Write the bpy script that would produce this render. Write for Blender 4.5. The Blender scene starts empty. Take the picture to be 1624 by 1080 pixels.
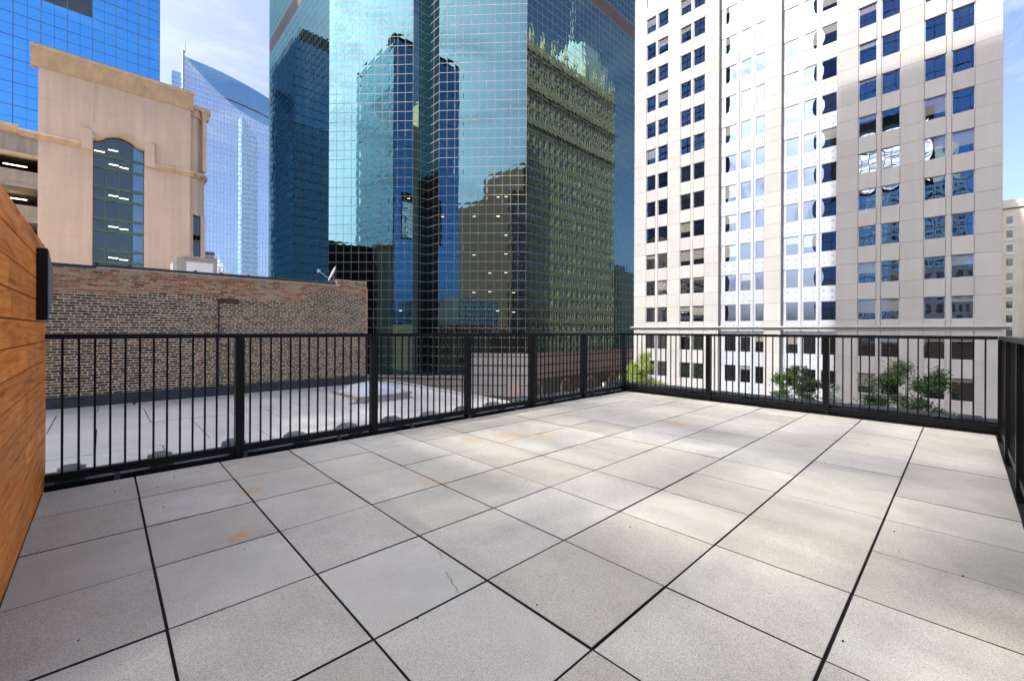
import bpy, math, random
from mathutils import Vector, Matrix
R = math.radians
rnd = random.Random(7)
scene = bpy.context.scene
C = scene.collection

# ------------------------------------------------------------------ camera
cam_d = bpy.data.cameras.new("camera")
cam = bpy.data.objects.new("camera", cam_d); C.objects.link(cam)
cam.location = (-0.8088, -1.568, 1.234)
YAW = 0.84113                                   # heading, counter-clockwise from +X
cam_d.sensor_width = 36.0
cam_d.lens = 678.28 / 1624 * 36
cam_d.shift_x = (812 - 770.52) / 1624
cam_d.shift_y = -(540 - 524.08) / 1624
cam.rotation_euler = (Matrix.Rotation(YAW - math.pi / 2, 4, 'Z') @ Matrix.Rotation(math.pi / 2, 4, 'X')
                      @ Matrix.Rotation(0.0045, 4, 'Z')).to_euler()
cam_d.clip_start = 0.05; cam_d.clip_end = 6000
scene.camera = cam

# ------------------------------------------------------------------ sky, sun, exposure
SUN_EL = R(44.2); SUN_ROT = R(281.3)
world = bpy.data.worlds.new("World"); scene.world = world; world.use_nodes = True
wn = world.node_tree; wn.nodes.clear()
def wnode(t, **k):
    n = wn.nodes.new(t)
    for a, b in k.items(): setattr(n, a, b)
    return n
w_out = wnode('ShaderNodeOutputWorld'); w_bg = wnode('ShaderNodeBackground')
w_sky = wnode('ShaderNodeTexSky', sky_type='NISHITA', sun_disc=False, sun_elevation=SUN_EL, sun_rotation=SUN_ROT)
w_sky.air_density = 0.33; w_sky.dust_density = 5.4; w_sky.ozone_density = 3.0
w_tc = wnode('ShaderNodeTexCoord'); w_map = wnode('ShaderNodeMapping')
w_map.inputs['Scale'].default_value = (1.6, 3.4, 7.0); w_map.inputs['Rotation'].default_value = (0.3, 0.2, 0.5)
w_no = wnode('ShaderNodeTexNoise'); w_no.inputs['Scale'].default_value = 2.6; w_no.inputs['Detail'].default_value = 9
w_no.inputs['Roughness'].default_value = 0.62; w_no.inputs['Distortion'].default_value = 0.5
w_ra = wnode('ShaderNodeValToRGB')
w_ra.color_ramp.elements[0].position = 0.50; w_ra.color_ramp.elements[0].color = (0, 0, 0, 1)
w_ra.color_ramp.elements[1].position = 0.78; w_ra.color_ramp.elements[1].color = (0.75, 0.75, 0.75, 1)
w_mx = wnode('ShaderNodeMixRGB'); w_mx.inputs['Color2'].default_value = (1.35, 1.48, 1.75, 1)
wn.links.new(w_tc.outputs['Generated'], w_map.inputs['Vector']); wn.links.new(w_map.outputs[0], w_no.inputs['Vector'])
wn.links.new(w_no.outputs['Fac'], w_ra.inputs['Fac']); wn.links.new(w_ra.outputs['Color'], w_mx.inputs['Fac'])
wn.links.new(w_sky.outputs[0], w_mx.inputs['Color1']); wn.links.new(w_mx.outputs[0], w_bg.inputs['Color'])
w_bg.inputs['Strength'].default_value = 0.15
wn.links.new(w_bg.outputs[0], w_out.inputs['Surface'])
sun_d = bpy.data.lights.new("sun", 'SUN'); sun_d.energy = 2.0; sun_d.angle = R(0.53); sun_d.color = (1.0, 0.975, 0.935)
sun = bpy.data.objects.new("sun", sun_d); C.objects.link(sun)
sun.location = (-60, 12, 90)
sun.rotation_euler = Vector((1.2, -0.24, -1.19)).to_track_quat('-Z', 'Y').to_euler()
vs = scene.view_settings
scene.display_settings.display_device = 'sRGB'
vs.view_transform = 'Standard'; vs.look = 'None'; vs.exposure = 2.25; vs.gamma = 1.0; vs.use_curve_mapping = False
cy = scene.cycles
cy.use_denoising = True; cy.max_bounces = 6; cy.diffuse_bounces = 3; cy.glossy_bounces = 4
cy.transmission_bounces = 4; cy.transparent_max_bounces = 8
cy.sample_clamp_indirect = 6.0
cy.use_adaptive_sampling = True; cy.adaptive_threshold = 0.01

# ------------------------------------------------------------------ materials
MATS = {}
class NT:
    def __init__(s, name):
        s.m = bpy.data.materials.new(name); s.m.use_nodes = True; s.t = s.m.node_tree; s.t.nodes.clear()
        s.out = s.n('ShaderNodeOutputMaterial'); s.x = 0
    def n(s, typ, ins=None, **k):
        nd = s.t.nodes.new(typ)
        for a, b in k.items(): setattr(nd, a, b)
        for a, b in (ins or {}).items():
            i = nd.inputs[a]
            if isinstance(b, bpy.types.NodeSocket): s.t.links.new(b, i)
            else: i.default_value = b
        return nd
    def math(s, op, a, b=None, clamp=False):
        nd = s.t.nodes.new('ShaderNodeMath'); nd.operation = op; nd.use_clamp = clamp
        for i, v in ((0, a), (1, b)):
            if v is None: continue
            if isinstance(v, bpy.types.NodeSocket): s.t.links.new(v, nd.inputs[i])
            else: nd.inputs[i].default_value = v
        return nd.outputs[0]
    def mix(s, f, a, b, mode='MIX'):
        nd = s.t.nodes.new('ShaderNodeMixRGB'); nd.blend_type = mode
        for nm, v in (('Fac', f), ('Color1', a), ('Color2', b)):
            if isinstance(v, bpy.types.NodeSocket): s.t.links.new(v, nd.inputs[nm])
            else: nd.inputs[nm].default_value = v if nm == 'Fac' else (*v[:3], 1)
        return nd.outputs[0]
    def noise(s, scale, detail=4, rough=0.55, vec=None, out='Fac', dist=0.0):
        nd = s.n('ShaderNodeTexNoise', {'Scale': scale, 'Detail': detail, 'Roughness': rough, 'Distortion': dist})
        if vec is not None: s.t.links.new(vec, nd.inputs['Vector'])
        return nd.outputs[out]
    def ramp(s, f, stops):
        nd = s.t.nodes.new('ShaderNodeValToRGB'); s.t.links.new(f, nd.inputs[0]); e = nd.color_ramp.elements
        while len(e) < len(stops): e.new(0.5)
        for k, (p, c) in enumerate(stops):
            e[k].position = p; e[k].color = (c, c, c, 1) if isinstance(c, (int, float)) else (*c, 1)
        return nd.outputs[0]
    def pos(s): return s.n('ShaderNodeNewGeometry').outputs['Position']
    def mapped(s, vec, scale):
        return s.n('ShaderNodeMapping', {'Vector': vec, 'Scale': scale}).outputs[0]
    def rand(s):   # one random number for each object and each loose piece of it
        a = s.n('ShaderNodeObjectInfo').outputs['Random']; b = s.n('ShaderNodeNewGeometry').outputs['Random Per Island']
        return s.math('FRACT', s.math('ADD', a, b))
    def bump(s, h, strength, dist):
        return s.n('ShaderNodeBump', {'Height': h, 'Strength': strength, 'Distance': dist}).outputs[0]
    def pbr(s, col, rough=0.8, normal=None, spec=0.5, metal=0.0):
        p = s.n('ShaderNodeBsdfPrincipled')
        for nm, v in (('Base Color', col), ('Roughness', rough), ('Normal', normal), ('Specular IOR Level', spec), ('Metallic', metal)):
            if v is None: continue
            if isinstance(v, bpy.types.NodeSocket): s.t.links.new(v, p.inputs[nm])
            elif nm == 'Base Color': p.inputs[nm].default_value = (*v[:3], 1)
            else: p.inputs[nm].default_value = v
        s.t.links.new(p.outputs[0], s.out.inputs['Surface']); return p
    def surf(s, sh): s.t.links.new(sh, s.out.inputs['Surface'])

def mat(name, col, rough=0.8, var=0.12, scale=3.0, grain=0.0, gscale=120, island=0.0, spec=0.4, metal=0.0, streak=0.0, bumpd=0.0):
    """plain weathered surface: base colour with mottling, grain, rain streaks and a little relief"""
    t = NT(name); p = t.pos()
    f = t.noise(scale, 5, 0.6, p)
    c = t.mix(1.0, col, t.ramp(f, [(0.25, 1 - var), (0.75, 1 + var)]), 'MULTIPLY')
    if grain:
        g = t.noise(gscale, 2, 0.6, p); c = t.mix(1.0, c, t.ramp(g, [(0.3, 1 - grain), (0.7, 1 + grain)]), 'MULTIPLY')
    if streak:
        q = t.noise(1.0, 5, 0.6, t.mapped(p, (2.2, 2.2, 0.12)))
        c = t.mix(1.0, c, t.ramp(q, [(0.35, 1 - streak), (0.62, 1.0)]), 'MULTIPLY')
    if island:
        c = t.mix(1.0, c, t.ramp(t.rand(), [(0, 1 - island), (1, 1 + island)]), 'MULTIPLY')
    nrm = t.bump(t.noise(scale * 12, 4, 0.6, p), 0.6, bumpd) if bumpd else None
    t.pbr(c, rough, nrm, spec, metal); MATS[name] = t.m; return t.m

def glass(name, tint, dark, refl=0.8, bow=0.006, wav=0.003, rough=0.0, wscale=0.7, blinds=0.0):
    """coated window glass: a tinted mirror reflection over a dark room; every pane bows a little by itself"""
    t = NT(name)
    uv = t.n('ShaderNodeUVMap').outputs[0]
    sx = t.n('ShaderNodeSeparateXYZ', {'Vector': uv})
    u, v = sx.outputs[0], sx.outputs[1]; r = t.rand()
    par = lambda a: t.math('MULTIPLY', t.math('MULTIPLY', a, t.math('SUBTRACT', 1.0, a)), 4.0)
    h = t.math('MULTIPLY', par(u), par(v))
    amp = t.math('ADD', t.math('MULTIPLY', r, 1.1), 0.15)
    h = t.math('MULTIPLY', h, amp)
    tilt = t.math('MULTIPLY', t.math('SUBTRACT', t.math('FRACT', t.math('MULTIPLY', r, 7.31)), 0.5), u)
    h = t.math('ADD', h, t.math('MULTIPLY', tilt, 0.5))
    w = t.noise(wscale, 2, 0.5, t.pos())
    h = t.math('ADD', t.math('MULTIPLY', h, bow), t.math('MULTIPLY', w, wav))
    nrm = t.bump(h, 1.0, 1.0)
    lw = t.n('ShaderNodeLayerWeight', {'Blend': 0.25})
    gl = t.n('ShaderNodeBsdfGlossy', {'Color': (*tint, 1), 'Roughness': rough, 'Normal': nrm})
    dc = t.mix(t.math('FRACT', t.math('MULTIPLY', r, 3.7)), [x * 0.4 for x in dark], [x * 1.7 for x in dark])
    if blinds:      # some rooms have a pale roller blind part of the way down behind the glass
        r2 = t.math('FRACT', t.math('MULTIPLY', r, 13.7)); r3 = t.math('FRACT', t.math('MULTIPLY', r, 29.3))
        down = t.math('GREATER_THAN', v, t.math('SUBTRACT', 1.0, t.math('ADD', t.math('MULTIPLY', r3, 0.7), 0.1)))
        bl = t.math('MULTIPLY', down, t.math('LESS_THAN', r2, blinds))
        dc = t.mix(bl, dc, (0.26, 0.245, 0.21))
    df = t.n('ShaderNodeBsdfDiffuse', {'Color': dc})
    fac = t.math('ADD', t.math('MULTIPLY', lw.outputs['Facing'], (1 - refl) * 0.8), refl, True)
    mx = t.n('ShaderNodeMixShader', {'Fac': fac})
    t.t.links.new(df.outputs[0], mx.inputs[1]); t.t.links.new(gl.outputs[0], mx.inputs[2])
    t.surf(mx.outputs[0]); MATS[name] = t.m; return t.m

def emis(name, col, st):
    t = NT(name); t.surf(t.n('ShaderNodeEmission', {'Color': (*col, 1), 'Strength': st}).outputs[0]); MATS[name] = t.m

def m_paver():
    t = NT('paver_concrete'); p = t.pos()
    oi = t.n('ShaderNodeObjectInfo').outputs['Random']
    base = t.mix(oi, (0.445, 0.415, 0.335), (0.545, 0.518, 0.435))
    big = t.noise(0.9, 3, 0.5, p); c = t.mix(1.0, base, t.ramp(big, [(0.3, 0.84), (0.7, 1.09)]), 'MULTIPLY')  # broad concrete mottling, widened to suggest soft bands of light on the deck
    c = t.mix(t.ramp(t.noise(0.55, 3, 0.5, p), [(0.42, 0.0), (0.62, 0.32)]), c, (0.43, 0.37, 0.29))
    cloud = t.noise(4.5, 5, 0.62, p); c = t.mix(1.0, c, t.ramp(cloud, [(0.3, (0.90, 0.885, 0.86)), (0.62, 1.03)]), 'MULTIPLY')
    g1 = t.noise(240, 3, 0.8, p); c = t.mix(1.0, c, t.ramp(g1, [(0.30, 0.38), (0.5, 1.0), (0.70, 1.42)]), 'MULTIPLY')
    g2 = t.n('ShaderNodeTexVoronoi', {'Vector': p, 'Scale': 150}); 
    c = t.mix(t.ramp(g2.outputs['Distance'], [(0.0, 0.55), (0.25, 0.0)]), c, (0.76, 0.73, 0.66))
    # rust blooms where iron in the aggregate has bled
    wob = t.n('ShaderNodeTexNoise', {'Vector': p, 'Scale': 15.0, 'Detail': 6})
    off = t.n('ShaderNodeVectorMath', {0: wob.outputs['Color'], 1: (0.5, 0.5, 0.5)}, operation='SUBTRACT').outputs[0]
    sc = t.n('ShaderNodeVectorMath', {0: off, 1: (0.26, 0.26, 0.0)}, operation='MULTIPLY').outputs[0]
    q = t.n('ShaderNodeVectorMath', {0: p, 1: sc}, operation='ADD').outputs[0]
    for (x, y, ra, a) in RUST:
        d = t.n('ShaderNodeVectorMath', {0: q, 1: (x, y, 0.0)}, operation='DISTANCE').outputs['Value']
        c = t.mix(t.ramp(t.math('DIVIDE', d, ra), [(0.0, a), (0.5, a * 0.42), (1.0, 0.0)]), c, (0.50, 0.255, 0.06))
    # grey dirt that gathers along some edges
    uvn = t.noise(2.2, 4, 0.6, p); c = t.mix(t.ramp(uvn, [(0.56, 0.0), (0.72, 0.32)]), c, (0.27, 0.245, 0.20))
    nrm = t.bump(t.math('ADD', g1, t.math('MULTIPLY', t.noise(40, 3, 0.6, p), 0.6)), 0.35, 0.0016)
    t.pbr(c, t.ramp(cloud, [(0.3, 0.72), (0.7, 0.9)]), nrm, 0.3); MATS['paver_concrete'] = t.m
RUST = [(2.69, 1.99, 0.30, 0.55), (2.30, 2.10, 0.16, 0.5), (0.03, 2.08, 0.14, 0.6), (-0.20, 1.32, 0.10, 0.7),
        (1.20, 1.32, 0.16, 0.4), (4.87, 0.95, 0.22, 0.55), (5.28, 1.30, 0.10, 0.6), (5.05, 2.10, 0.2, 0.35), (3.05, 1.70, 0.2, 0.5)]
m_paver()

def m_wood():
    t = NT('oak_cladding')
    co = t.n('ShaderNodeTexCoord').outputs['Object']; oi = t.n('ShaderNodeObjectInfo').outputs['Random']
    sh = t.n('ShaderNodeCombineXYZ', {'X': t.math('MULTIPLY', oi, 17.0), 'Y': t.math('MULTIPLY', oi, 31.0), 'Z': t.math('MULTIPLY', oi, 11.0)}).outputs[0]
    v = t.n('ShaderNodeVectorMath', {0: co, 1: sh}, operation='ADD').outputs[0]
    g = t.noise(1.0, 6, 0.62, t.mapped(v, (9, 1.5, 24)), dist=0.8)
    fine = t.noise(1.0, 4, 0.7, t.mapped(v, (60, 6, 190)), dist=0.4)
    blot = t.noise(3.2, 4, 0.6, v)
    c = t.ramp(g, [(0.30, (0.34, 0.080, 0.012)), (0.40, (0.72, 0.205, 0.032)), (0.55, (0.90, 0.29, 0.050)), (0.78, (0.95, 0.37, 0.080))])
    c = t.mix(1.0, c, t.ramp(fine, [(0.3, 0.80), (0.7, 1.14)]), 'MULTIPLY')
    c = t.mix(1.0, c, t.ramp(blot, [(0.3, 0.86), (0.7, 1.08)]), 'MULTIPLY')
    c = t.mix(1.0, c, t.ramp(oi, [(0, 0.80), (1, 1.12)]), 'MULTIPLY')
    t.pbr(c, t.ramp(g, [(0.3, 0.6), (0.7, 0.46)]), t.bump(fine, 0.25, 0.002), 0.2); MATS['oak_cladding'] = t.m
m_wood()

def m_brick(name, stops, moss=0.0):
    t = NT(name); p = t.pos(); r = t.rand()
    c = t.ramp(r, stops)
    c = t.mix(1.0, c, t.ramp(t.noise(26, 4, 0.7, p), [(0.25, 0.62), (0.75, 1.3)]), 'MULTIPLY')
    st = t.noise(0.9, 5, 0.65, p); c = t.mix(t.ramp(st, [(0.58, 0.0), (0.78, 0.5)]), c, (0.035, 0.028, 0.018))
    t.pbr(c, 0.92, t.bump(t.noise(70, 4, 0.6, p), 0.7, 0.004), 0.2); MATS[name] = t.m
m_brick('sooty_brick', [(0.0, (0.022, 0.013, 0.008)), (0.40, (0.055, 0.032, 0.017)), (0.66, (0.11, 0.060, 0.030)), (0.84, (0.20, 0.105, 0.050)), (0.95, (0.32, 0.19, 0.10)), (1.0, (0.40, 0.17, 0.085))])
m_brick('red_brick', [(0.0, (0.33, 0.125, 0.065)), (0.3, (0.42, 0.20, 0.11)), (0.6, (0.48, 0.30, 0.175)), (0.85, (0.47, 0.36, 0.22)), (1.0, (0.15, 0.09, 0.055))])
def m_mortar():
    t = NT('lime_mortar'); p = t.pos()
    c = t.mix(t.noise(14, 5, 0.7, p), (0.62, 0.49, 0.32), (0.86, 0.72, 0.50))
    st = t.noise(0.9, 5, 0.65, p); c = t.mix(t.ramp(st, [(0.58, 0.0), (0.78, 0.5)]), c, (0.13, 0.10, 0.065))
    t.pbr(c, 0.95, t.bump(t.noise(45, 5, 0.7, p), 1.0, 0.02), 0.15); MATS['lime_mortar'] = t.m
m_mortar()

mat('black_paint', (0.0045, 0.0045, 0.005), 0.38, 0.2, 6, spec=0.18)
mat('dark_membrane', (0.030, 0.033, 0.040), 0.75, 0.35, 4, streak=0.2, bumpd=0.02)
mat('substrate', (0.010, 0.009, 0.008), 0.95, 0.4, 9)
mat('roof_membrane', (0.39, 0.378, 0.35), 0.8, 0.17, 0.9, grain=0.05, gscale=60, island=0.05, bumpd=0.006)
mat('clay_coping', (0.085, 0.095, 0.105), 0.6, 0.35, 7, grain=0.15, gscale=40, island=0.25, bumpd=0.01)
mat('dark_coping', (0.035, 0.036, 0.042), 0.5, 0.4, 5, island=0.3, bumpd=0.02)
mat('front_brick', (0.62, 0.33, 0.15), 0.9, 0.2, 2, grain=0.2, gscale=9)
mat('plain_brick', (0.30, 0.16, 0.09), 0.9, 0.25, 2, grain=0.25, gscale=9)
mat('peach_stucco', (0.66, 0.51, 0.40), 0.9, 0.08, 0.35, grain=0.04, gscale=9, streak=0.12)
mat('tan_cornice', (0.60, 0.45, 0.29), 0.88, 0.14, 0.8, grain=0.06, gscale=10, streak=0.14)
mat('garage_concrete', (0.40, 0.35, 0.29), 0.9, 0.14, 0.6, streak=0.3)
mat('garage_dark', (0.030, 0.028, 0.026), 0.95, 0.3, 0.5)
mat('green_metal', (0.075, 0.14, 0.105), 0.45, 0.1, 2)
mat('cream_stone', (0.232, 0.228, 0.216), 0.82, 0.06, 0.22, grain=0.05, gscale=14, island=0.05, streak=0.05)
mat('joint_dark', (0.20, 0.155, 0.11), 0.95, 0.1, 1)
mat('white_metal', (0.225, 0.24, 0.258), 0.42, 0.04, 1.0, island=0.03)
mat('bolt_grey', (0.25, 0.26, 0.28), 0.4, 0.1, 3)
mat('interior_dark', (0.022, 0.021, 0.020), 0.95, 0.3, 0.6)
mat('mullion_tan', (0.27, 0.225, 0.20), 0.5, 0.06, 1)
mat('steel_blue', (0.22, 0.32, 0.42), 0.5, 0.2, 0.3)
mat('band_white', (0.62, 0.68, 0.74), 0.5, 0.05, 1)
mat('mullion_dark', (0.035, 0.035, 0.04), 0.5, 0.06, 1)
mat('mullion_pale', (0.30, 0.36, 0.42), 0.4, 0.05, 1)
mat('band_brown', (0.075, 0.060, 0.055), 0.6, 0.2, 0.6)
mat('louver_grey', (0.16, 0.165, 0.17), 0.5, 0.1, 1)
mat('pink_granite', (0.37, 0.29, 0.25), 0.7, 0.08, 0.4, island=0.06, streak=0.06)
mat('pale_granite', (0.33, 0.31, 0.285), 0.7, 0.07, 0.4, island=0.05, streak=0.06)
mat('dark_granite', (0.10, 0.105, 0.09), 0.6, 0.12, 0.4)
mat('asphalt', (0.050, 0.050, 0.052), 0.9, 0.2, 1.2, grain=0.2, gscale=70)
mat('sidewalk', (0.34, 0.33, 0.31), 0.9, 0.12, 0.7, grain=0.08, gscale=50)
mat('terracotta_cream', (0.31, 0.295, 0.26), 0.8, 0.1, 0.3, streak=0.12)
mat('ornate_stone', (0.78, 0.57, 0.32), 0.85, 0.16, 0.3, streak=0.2)
mat('white_stone', (0.72, 0.71, 0.68), 0.85, 0.08, 0.3, streak=0.1)
mat('dish_white', (0.62, 0.61, 0.58), 0.45, 0.08, 6)
mat('steel_white', (0.60, 0.58, 0.53), 0.55, 0.06, 3, streak=0.1)
mat('ac_grey', (0.42, 0.40, 0.34), 0.6, 0.08, 3)
mat('ac_grille', (0.80, 0.80, 0.79), 0.6, 0.05, 3)
mat('sconce_face', (0.15, 0.16, 0.17), 0.42, 0.08, 12)
mat('bark', (0.075, 0.058, 0.042), 0.95, 0.3, 6)
mat('skylight_acrylic', (0.45, 0.48, 0.51), 0.25, 0.06, 2, spec=0.6)
mat('skylight_frame', (0.33, 0.30, 0.25), 0.6, 0.2, 5)
mat('crack_dark', (0.05, 0.045, 0.04), 0.95, 0.2, 30)
emis('tube_light', (1.0, 0.86, 0.55), 2.2)
emis('office_light', (1.0, 0.80, 0.45), 0.9)
def m_leaf(name, a, b):
    t = NT(name); c = t.mix(t.rand(), a, b)
    df = t.n('ShaderNodeBsdfDiffuse', {'Color': c}); tr = t.n('ShaderNodeBsdfTranslucent', {'Color': c})
    gl = t.n('ShaderNodeBsdfGlossy', {'Color': (0.5, 0.5, 0.5, 1), 'Roughness': 0.4})
    m1 = t.n('ShaderNodeMixShader', {'Fac': 0.35}); t.t.links.new(df.outputs[0], m1.inputs[1]); t.t.links.new(tr.outputs[0], m1.inputs[2])
    m2 = t.n('ShaderNodeMixShader', {'Fac': 0.05}); t.t.links.new(m1.outputs[0], m2.inputs[1]); t.t.links.new(gl.outputs[0], m2.inputs[2])
    t.surf(m2.outputs[0]); MATS[name] = t.m
m_leaf('leaf_green', (0.020, 0.046, 0.012), (0.058, 0.098, 0.025))
m_leaf('leaf_lime', (0.10, 0.15, 0.025), (0.20, 0.235, 0.045))
m_leaf('leaf_white', (0.10, 0.14, 0.07), (0.40, 0.42, 0.36))
glass('teal_glass', (0.115, 0.225, 0.24), (0.014, 0.026, 0.024), 0.85, 0.0042, 0.003, wscale=0.5)
glass('teal_glass_wavy', (0.115, 0.215, 0.225), (0.014, 0.026, 0.024), 0.85, 0.006, 0.004, wscale=0.55)
glass('blue_glass', (0.13, 0.47, 0.90), (0.006, 0.015, 0.03), 0.9, 0.003, 0.003, wscale=0.3)
glass('sky_glass', (0.66, 0.82, 0.95), (0.10, 0.15, 0.19), 0.75, 0.0, 0.01, wscale=0.12)
glass('crown_glass', (0.32, 0.52, 0.66), (0.03, 0.06, 0.08), 0.75, 0.0, 0.02, wscale=0.1)
glass('window_glass', (0.34, 0.42, 0.50), (0.010, 0.011, 0.012), 0.62, 0.004, 0.003, wscale=0.6, blinds=0.25)
glass('bay_glass', (0.11, 0.145, 0.20), (0.010, 0.011, 0.012), 0.55, 0.004, 0.003, wscale=0.6, blinds=0.2)
glass('green_glass', (0.55, 0.68, 0.70), (0.012, 0.016, 0.014), 0.14, 0.006, 0.01, wscale=0.5)
glass('stair_sky_glass', (0.22, 0.34, 0.42), (0.012, 0.016, 0.014), 0.7, 0.012, 0.01, wscale=0.5)
glass('dark_blue_glass', (0.34, 0.60, 0.92), (0.012, 0.03, 0.07), 0.80, 0.003, 0.004, wscale=0.3)
glass('slate_glass', (0.13, 0.20, 0.25), (0.02, 0.04, 0.06), 0.8, 0.003, 0.004)
glass('navy_glass', (0.30, 0.52, 0.70), (0.03, 0.07, 0.12), 0.8, 0.003, 0.004)
glass('dim_window', (0.5, 0.55, 0.6), (0.03, 0.028, 0.026), 0.06, 0.01, 0.01)
glass('old_window', (0.6, 0.66, 0.7), (0.02, 0.02, 0.02), 0.35, 0.01, 0.01)

# ------------------------------------------------------------------ mesh helpers
class MB:
    def __init__(s): s.v = []; s.f = []; s.uv = []
    def quad(s, pts, uv=False):
        k = len(s.v); s.v += [tuple(p) for p in pts]; s.f.append(tuple(range(k, k + len(pts)))); return s
    def box(s, x0, y0, z0, x1, y1, z1):
        k = len(s.v)
        s.v += [(x, y, z) for z in (z0, z1) for y in (y0, y1) for x in (x0, x1)]
        for q in ((0, 2, 3, 1), (4, 5, 7, 6), (0, 1, 5, 4), (2, 6, 7, 3), (0, 4, 6, 2), (1, 3, 7, 5)): s.f.append(tuple(k + i for i in q))
        return s
    def cbox(s, x0, y0, z0, x1, y1, z1, b):
        """box whose four top edges are chamfered by b"""
        k = len(s.v)
        s.v += [(x0, y0, z0), (x1, y0, z0), (x1, y1, z0), (x0, y1, z0), (x0, y0, z1 - b), (x1, y0, z1 - b), (x1, y1, z1 - b), (x0, y1, z1 - b),
                (x0 + b, y0 + b, z1), (x1 - b, y0 + b, z1), (x1 - b, y1 - b, z1), (x0 + b, y1 - b, z1)]
        s.f.append((k + 3, k + 2, k + 1, k))
        for a in range(4):
            n = (a + 1) % 4
            s.f.append((k + a, k + n, k + 4 + n, k + 4 + a)); s.f.append((k + 4 + a, k + 4 + n, k + 8 + n, k + 8 + a))
        s.f.append((k + 8, k + 9, k + 10, k + 11)); return s
    def prism(s, poly, a0, a1, axis):
        """poly is a list of 2-d points (counter-clockwise), swept from a0 to a1 along the axis"""
        def P(p, a):
            return {'x': (a, p[0], p[1]), 'y': (p[0], a, p[1]), 'z': (p[0], p[1], a)}[axis]
        n = len(poly); k = len(s.v)
        s.v += [P(p, a0) for p in poly] + [P(p, a1) for p in poly]
        s.f.append(tuple(k + i for i in reversed(range(n)))); s.f.append(tuple(k + n + i for i in range(n)))
        for i in range(n):
            j = (i + 1) % n; s.f.append((k + i, k + j, k + n + j, k + n + i))
        return s
    def tube(s, p, q, r0, r1, n=6):
        p = Vector(p); q = Vector(q); d = (q - p).normalized()
        a = d.orthogonal().normalized(); b = d.cross(a); k = len(s.v)
        for c, r in ((p, r0), (q, r1)):
            for i in range(n):
                t = 2 * math.pi * i / n; s.v.append(tuple(c + (a * math.cos(t) + b * math.sin(t)) * r))
        for i in range(n):
            j = (i + 1) % n; s.f.append((k + i, k + j, k + n + j, k + n + i))
        s.f.append(tuple(k + i for i in reversed(range(n)))); s.f.append(tuple(k + n + i for i in range(n))); return s
    def mesh(s, name, m, smooth=False, uvs=None):
        me = bpy.data.meshes.new(name); me.from_pydata(s.v, [], s.f); me.materials.append(MATS[m])
        if uvs:
            l = me.uv_layers.new(name='UVMap'); l.data.foreach_set('uv', uvs)
        if smooth:
            me.polygons.foreach_set('use_smooth', [True] * len(me.polygons))
        me.update(); return me
    def build(s, name, m, parent=None, smooth=False, kind=None):
        return link(name, s.mesh(name, m, smooth), parent, kind=kind)

def link(name, me, parent=None, loc=None, rz=0.0, kind=None):
    """loc is in world space; parents are never rotated or scaled"""
    o = bpy.data.objects.new(name, me); C.objects.link(o)
    L = Vector(loc) if loc is not None else Vector((0, 0, 0))
    if parent is not None:
        o.parent = parent; L = L - world_of(parent)
    o.location = L
    if rz: o.rotation_euler = (0, 0, rz)
    if kind: o['kind'] = kind
    return o
def world_of(o):
    p = Vector(o.location); a = o.parent
    while a is not None: p = p + a.location; a = a.parent
    return p
def tag(o, label, cat, group=None):
    o['label'] = label; o['category'] = cat
    if group: o['group'] = group
    return o
def thing(name, loc, label, cat, group=None):
    o = bpy.data.objects.new(name, None); C.objects.link(o); o.location = loc; o.empty_display_size = 0.3
    return tag(o, label, cat, group)
def struct(name, mb, m, parent=None):
    o = mb.build(name, m, parent)
    if parent is None: o['kind'] = 'structure'
    return o

def pane_mesh(name, w, h, m, d=0.02):
    """pane seen from -y: width along x, height along z, origin at its lower left front corner"""
    b = MB().box(0, 0, 0, w, d, h); uvs = []
    for f in b.f:
        for i in f: x, y, z = b.v[i]; uvs += [x / w, z / h]
    return b.mesh(name, m, uvs=uvs)

class Facet:
    """a vertical plane: starts at (x,y), runs along angle a (seen from outside left to right)"""
    def __init__(s, x, y, a): s.o = Vector((x, y, 0)); s.a = a; s.d = Vector((math.cos(a), math.sin(a), 0)); s.n = Vector((math.sin(a), -math.cos(a), 0))
    def at(s, t, z, out=0.0): p = s.o + s.d * t + s.n * out; return Vector((p.x, p.y, z))
    def addbox(s, mb, t0, t1, z0, z1, o0, o1):
        """box in facet coordinates added to a mesh in world coordinates (o = metres out of the plane)"""
        k = len(mb.v)
        for z in (z0, z1):
            for o in (o1, o0):
                for t in (t0, t1): mb.v.append(tuple(s.at(t, z, o)))
        for q in ((0, 2, 3, 1), (4, 5, 7, 6), (0, 1, 5, 4), (2, 6, 7, 3), (0, 4, 6, 2), (1, 3, 7, 5)): mb.f.append(tuple(k + i for i in q))
        return mb

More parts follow.
